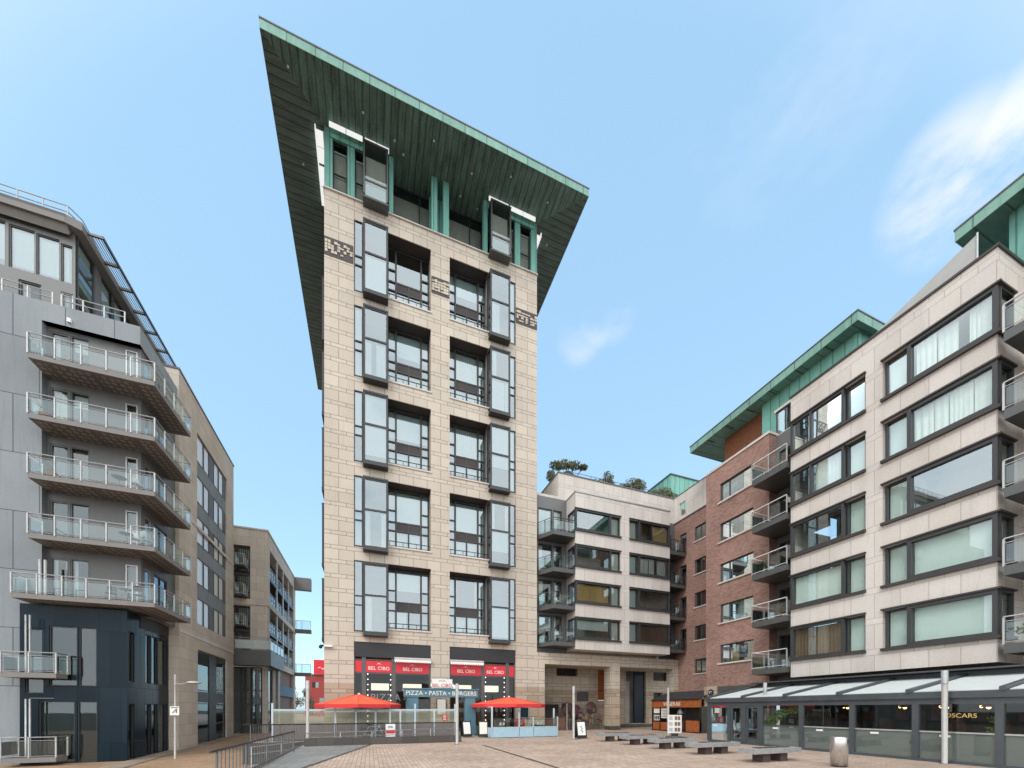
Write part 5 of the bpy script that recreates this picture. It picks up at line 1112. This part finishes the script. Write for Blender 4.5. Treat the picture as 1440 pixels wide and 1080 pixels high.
plant('potted_plant', 'green plant in a terracotta pot on the second lowest balcony between brick and stone', 'plant', 22.3, 16.0, 7.4, [(0,0,.3,.2,.25,.25)], 120, .09, None, 'leaf', .01, .3, seed=7)
plant('potted_plant', 'terracotta potted shrub at the left end of the second steel balcony', 'plant', -15.5, 26.7, 16.75, [(0,0,.25,.2,.2,.22)], 110, .08, None, 'leaf', .01, .3, seed=8)
plant('potted_plant', 'green plant beside the right leg of the teal portal', 'plant', 7.2, 26.3, .3, [(0,0,.5,.22,.22,.35), (.05,0,.9,.2,.2,.3)], 130, .11, None, 'leaf', .012, .3, seed=9)
for q in ((-12.3, 26.85, 10.5, 'small table between the white chairs on the second steel balcony from the bottom'), (-12.3, 26.85, 7.5, 'small table between the black chairs on the lowest long steel balcony'), (-12.6, 26.85, 13.47, 'small table on the middle steel balcony')):
    t = thing('balcony_table', q[3], 'table', q[:3]); MB().lathe(q[:3], [(.001, .7), (.3, .7), (.3, .73), (.001, .73)], 16).build('tabletop', 'steel_dark', t); MB().tube(q[:3], (q[0], q[1], q[2]+.7), .025).build('leg', 'galv', t)
plant('potted_plant', 'terracotta potted plant at the left end of the middle steel balcony', 'plant', -15.3, 26.8, 13.77, [(0,0,.3,.22,.2,.28)], 110, .09, None, 'leaf', .01, .3, seed=12)
plant('potted_plant', 'potted plant near the corner of the top steel balcony', 'plant', -11.3, 27.2, 19.7, [(0,0,.35,.2,.2,.3)], 110, .09, None, 'leaf', .01, .3, seed=13)
iv = MB(); leafclump(iv, (21.96, 6.0, LV[4]+.48), (.03, 1.3, .3), 900, .09, random.Random(4)); tag(iv.build('ivy_screen', 'ivy'), 'green leafy screen fixed behind the glass of the lowest near balcony', 'plant')
iv = MB(); leafclump(iv, (22.04, 16.9, LV[2]+.42), (.03, .5, .26), 380, .09, random.Random(5)); tag(iv.build('ivy_screen', 'ivy'), 'green leafy screen on the middle balcony between brick and stone', 'plant')
plant('street_tree', 'small distant tree at the end of the lane beside the red building', 'tree', -19.5, 120, -.2, [(0,0,5,2.0,2,1.8), (1.2,0,3.8,1.6,1.5,1.4), (-.8,0,7.5,1.5,1.5,1.5)], 300, .5, None, 'leaf', .1, seed=10)
plant('street_tree', 'small dark tree under the blue fascia at the end of the lane', 'tree', -9.6, 72, 0, [(0,0,3.6,.9,.9,.9), (.3,0,2.6,.7,.7,.8), (-.2,0,4.6,.6,.6,.7)], 260, .3, None, 'leaf', .07, seed=11)
# ------------------------------------------------------------------ bicycle behind the ramp rail
bk_ = thing('bicycle', 'bicycle parked behind the ramp railing under the left parasol', 'bicycle', (.1, 24.35, 0))
for x in (-.42, .62):
    m = MB(); n = 22
    for k in range(n): a, b = 2*math.pi*k/n, 2*math.pi*(k+1)/n; m.tube((.1+x+.32*math.cos(a), 24.35, .33+.32*math.sin(a)), (.1+x+.32*math.cos(b), 24.35, .33+.32*math.sin(b)), .02, 6)
    w_ = m.build('wheel', 'black', bk_); s = MB()
    for k in range(8): a = math.pi*k/4; s.tube((.1+x, 24.35, .33), (.1+x+.31*math.cos(a), 24.35, .33+.31*math.sin(a)), .004, 4)
    s.build('spokes', 'galv', w_)
o = lambda x, z: (.1+x, 24.35, z)
MB().path([o(-.42,.33), o(-.1,.82), o(.02,.3), o(-.42,.33)], .018).path([o(.02,.3), o(.45,.78), o(-.1,.76)], .02).path([o(.62,.33), o(.45,.78), o(.42,.95)], .018).build('bike_frame', 'pale_blue_post', bk_)
MB().box(-.14, .12, 24.29, 24.41, .86, .91).build('saddle', 'black', bk_); MB().path([(.5, 24.1, .98), (.52, 24.35, .95), (.5, 24.6, .98)], .015).build('handlebar', 'black', bk_)
# ------------------------------------------------------------------ seated guest
def person(x, y, rot):
    t = thing('person', 'seated person with dark hair in a white shirt inside the glazed restaurant door', 'person', (x, y, 0))
    V = [(0,0,.5), (0,.02,.72), (0,.03,.95), (0,.02,1.07), (0,-.01,1.15), (0,-.03,1.27), (.17,.03,.99), (.22,-.05,.78), (.15,-.3,.76), (-.17,.03,.99), (-.22,-.05,.78), (-.15,-.3,.76), (.1,-.02,.48), (.13,-.42,.5), (.13,-.42,.1), (.13,-.55,.06), (-.1,-.02,.48), (-.13,-.42,.5), (-.13,-.42,.1), (-.13,-.55,.06), (.13,-.38,.77), (-.13,-.38,.77)]
    E_ = [(0,1),(1,2),(2,3),(3,4),(4,5),(2,6),(6,7),(7,8),(2,9),(9,10),(10,11),(0,12),(12,13),(13,14),(14,15),(0,16),(16,17),(17,18),(18,19),(8,20),(11,21)]
    rad = [.15,.13,.14,.06,.055,.1,.065,.045,.032,.065,.045,.032,.1,.07,.05,.04,.1,.07,.05,.04,.03,.03]
    me = bpy.data.meshes.new('body'); me.from_pydata(V, E_, []); ob = bpy.data.objects.new('body', me); COL.objects.link(ob); me.materials.append(M['shirt']); me.materials.append(M['skin']); me.materials.append(M['trousers'])
    sk = ob.modifiers.new('skin', 'SKIN'); 
    for v, r_ in zip(me.skin_vertices[0].data if me.skin_vertices else [], rad): v.radius = (r_, r_)
    return t, ob, rad
def seated(x, y, rot):
    import bmesh
    t, ob, rad = person(x, y, rot)
    if not ob.data.skin_vertices:
        bm = bmesh.new(); bm.from_mesh(ob.data); ly = bm.verts.layers.skin.verify(); bm.verts.ensure_lookup_table()
        for v, r_ in zip(bm.verts, rad): v[ly].radius = (r_, r_); v[ly].use_root = v.index == 0
        bm.to_mesh(ob.data); bm.free()
    su = ob.modifiers.new('sub', 'SUBSURF'); su.levels = su.render_levels = 1; bpy.context.view_layer.update()
    me = bpy.data.meshes.new_from_object(ob.evaluated_get(bpy.context.evaluated_depsgraph_get())); bpy.data.objects.remove(ob)
    me.materials.clear(); [me.materials.append(M[k]) for k in ('shirt', 'skin', 'trousers')]
    for p in me.polygons:
        c = p.center; p.use_smooth = True
        p.material_index = 1 if c.z > 1.06 or (c.y < -.2 and c.z > .7) else (2 if c.z < .6 else 0)
    b = bpy.data.objects.new('body', me); COL.objects.link(b); b.parent = t; ORG[b.name] = Vector((0,0,0)); t.rotation_euler = (0,0,rot)
    for nm, mb, mt in (('hair', MB().ball((0,.02,1.31), .115, 8, 1.0).ball((0,.07,1.24), .09, 6), 'hair'), ('eyes', MB().ball((.035,-.125,1.27), .012, 5).ball((-.035,-.125,1.27), .012, 5), 'black'), ('nose', MB().tube((0,-.12,1.27), (0,-.145,1.235), .012, 5), 'skin')):
        m2 = bpy.data.meshes.new(nm); m2.from_pydata(mb.v, [], mb.f); m2.materials.append(M[mt]); o2 = bpy.data.objects.new(nm, m2); COL.objects.link(o2); o2.parent = t
seated(18.95, 15.75, R(0)); chair(18.95, 15.75, 0, 'chair the seated person sits on inside the glazed restaurant', None, 'white', 'white')
# ------------------------------------------------------------------ camera, light, sky
cam_d = bpy.data.cameras.new('camera'); cam_o = bpy.data.objects.new('camera', cam_d); COL.objects.link(cam_o); scene.camera = cam_o
cam_o.location = (0, 0, 1.8); cam_o.rotation_euler = (R(90), 0, R(-20)); cam_d.sensor_width = 36; cam_d.sensor_fit = 'HORIZONTAL'
cam_d.lens = 550/1440*36; cam_d.shift_y = (997-540)/1440; cam_d.clip_end = 3000; cam_d.clip_start = .1
AZ, EL = R(228), R(46)
sd = bpy.data.lights.new('sun', 'SUN'); sd.energy = .55; sd.angle = R(22); sd.color = (1, .96, .91); so = bpy.data.objects.new('sun', sd); COL.objects.link(so)
dirv = Vector((math.sin(AZ)*math.cos(EL), math.cos(AZ)*math.cos(EL), math.sin(EL))); so.rotation_euler = dirv.to_track_quat('Z', 'Y').to_euler(); so.location = (0, 0, 60)
wd = bpy.data.worlds.new('World'); scene.world = wd; wd.use_nodes = True; nt = wd.node_tree; nt.nodes.clear(); N_ = nt.nodes.new; L_ = nt.links.new
sky = N_('ShaderNodeTexSky'); sky.sky_type = 'NISHITA'; sky.sun_disc = False; sky.sun_elevation = EL; sky.sun_rotation = AZ; sky.air_density = 1.0; sky.dust_density = 1.2; sky.ozone_density = 1.4
bg = N_('ShaderNodeBackground'); bg.inputs[1].default_value = .15; out = N_('ShaderNodeOutputWorld'); tc = N_('ShaderNodeTexCoord')
def mth(op, a, b=0.0):
    x = N_('ShaderNodeMath'); x.operation = op
    for i, v in enumerate((a, b)):
        if isinstance(v, (int, float)): x.inputs[i].default_value = v
        else: L_(v, x.inputs[i])
    return x.outputs[0]
def mrange(v, a, b, c=0.0, d=1.0):
    x = N_('ShaderNodeMapRange'); x.interpolation_type = 'SMOOTHSTEP'; L_(v, x.inputs[0])
    for i, q in zip((1, 2, 3, 4), (a, b, c, d)): x.inputs[i].default_value = q
    return x.outputs[0]
nz = N_('ShaderNodeTexNoise'); nz.inputs['Scale'].default_value = 3.2; nz.inputs['Detail'].default_value = 7; nz.inputs['Roughness'].default_value = .58
mp = N_('ShaderNodeMapping'); mp.inputs['Scale'].default_value = (1, 1, 2.2); mp.inputs['Rotation'].default_value = (.3, .5, 0); L_(tc.outputs['Generated'], mp.inputs[0]); L_(mp.outputs[0], nz.inputs['Vector'])
def near(v, c0, c1):
    d = N_('ShaderNodeVectorMath'); d.operation = 'DOT_PRODUCT'; n_ = N_('ShaderNodeVectorMath'); n_.operation = 'NORMALIZE'; L_(tc.outputs['Generated'], n_.inputs[0]); L_(n_.outputs[0], d.inputs[0]); d.inputs[1].default_value = Vector(v).normalized(); return mrange(d.outputs['Value'], c0, c1)
CLOUDS = [((768, 305, 735), .9966, .9994, .38, .58, .7), ((856, 274, 770), .9962, .9992, .39, .57, .95), ((277, 484, 522), .9988, .99985, .40, .66, .4), ((322, 468, 555), .9989, .99985, .40, .66, .5), ((300, 476, 540), .9992, .9999, .38, .6, .4), ((562, 380, 960), .985, .999, .44, .70, .3)]
acc = None
for v, c0, c1, n0, n1, k_ in CLOUDS:
    m_ = mth('MULTIPLY', mth('MULTIPLY', near(v, c0, c1), mrange(nz.outputs[0], n0, n1)), k_); acc = m_ if acc is None else mth('MAXIMUM', acc, m_)
hz = N_('ShaderNodeMix'); hz.data_type = 'RGBA'; hz.inputs[0].default_value = .62; L_(sky.outputs[0], hz.inputs[6]); hz.inputs[7].default_value = (1.26, 2.12, 2.80, 1)
mx = N_('ShaderNodeMix'); mx.data_type = 'RGBA'; L_(acc, mx.inputs[0]); L_(hz.outputs[2], mx.inputs[6]); mx.inputs[7].default_value = (2.75, 2.8, 2.9, 1)
# unseen broken white cloud, added behind and beside the viewer as fill light
cl = mth('MULTIPLY', near((-.34, -.94, 0), -.5, .02), mrange(nz.outputs[0], .18, .5, .45, 1.0))
mx2 = N_('ShaderNodeMix'); mx2.data_type = 'RGBA'; L_(cl, mx2.inputs[0]); L_(mx.outputs[2], mx2.inputs[6]); mx2.inputs[7].default_value = (5.2, 5.25, 5.35, 1); mx = mx2
L_(mx.outputs[2], bg.inputs[0]); L_(bg.outputs[0], out.inputs[0])
vs = scene.view_settings; vs.view_transform = 'Standard'; vs.look = 'None'; vs.gamma = 1; vs.use_curve_mapping = False; vs.exposure = 1.32
scene.cycles.max_bounces = 8; scene.cycles.transparent_max_bounces = 16; scene.cycles.caustics_reflective = False; scene.cycles.caustics_refractive = False
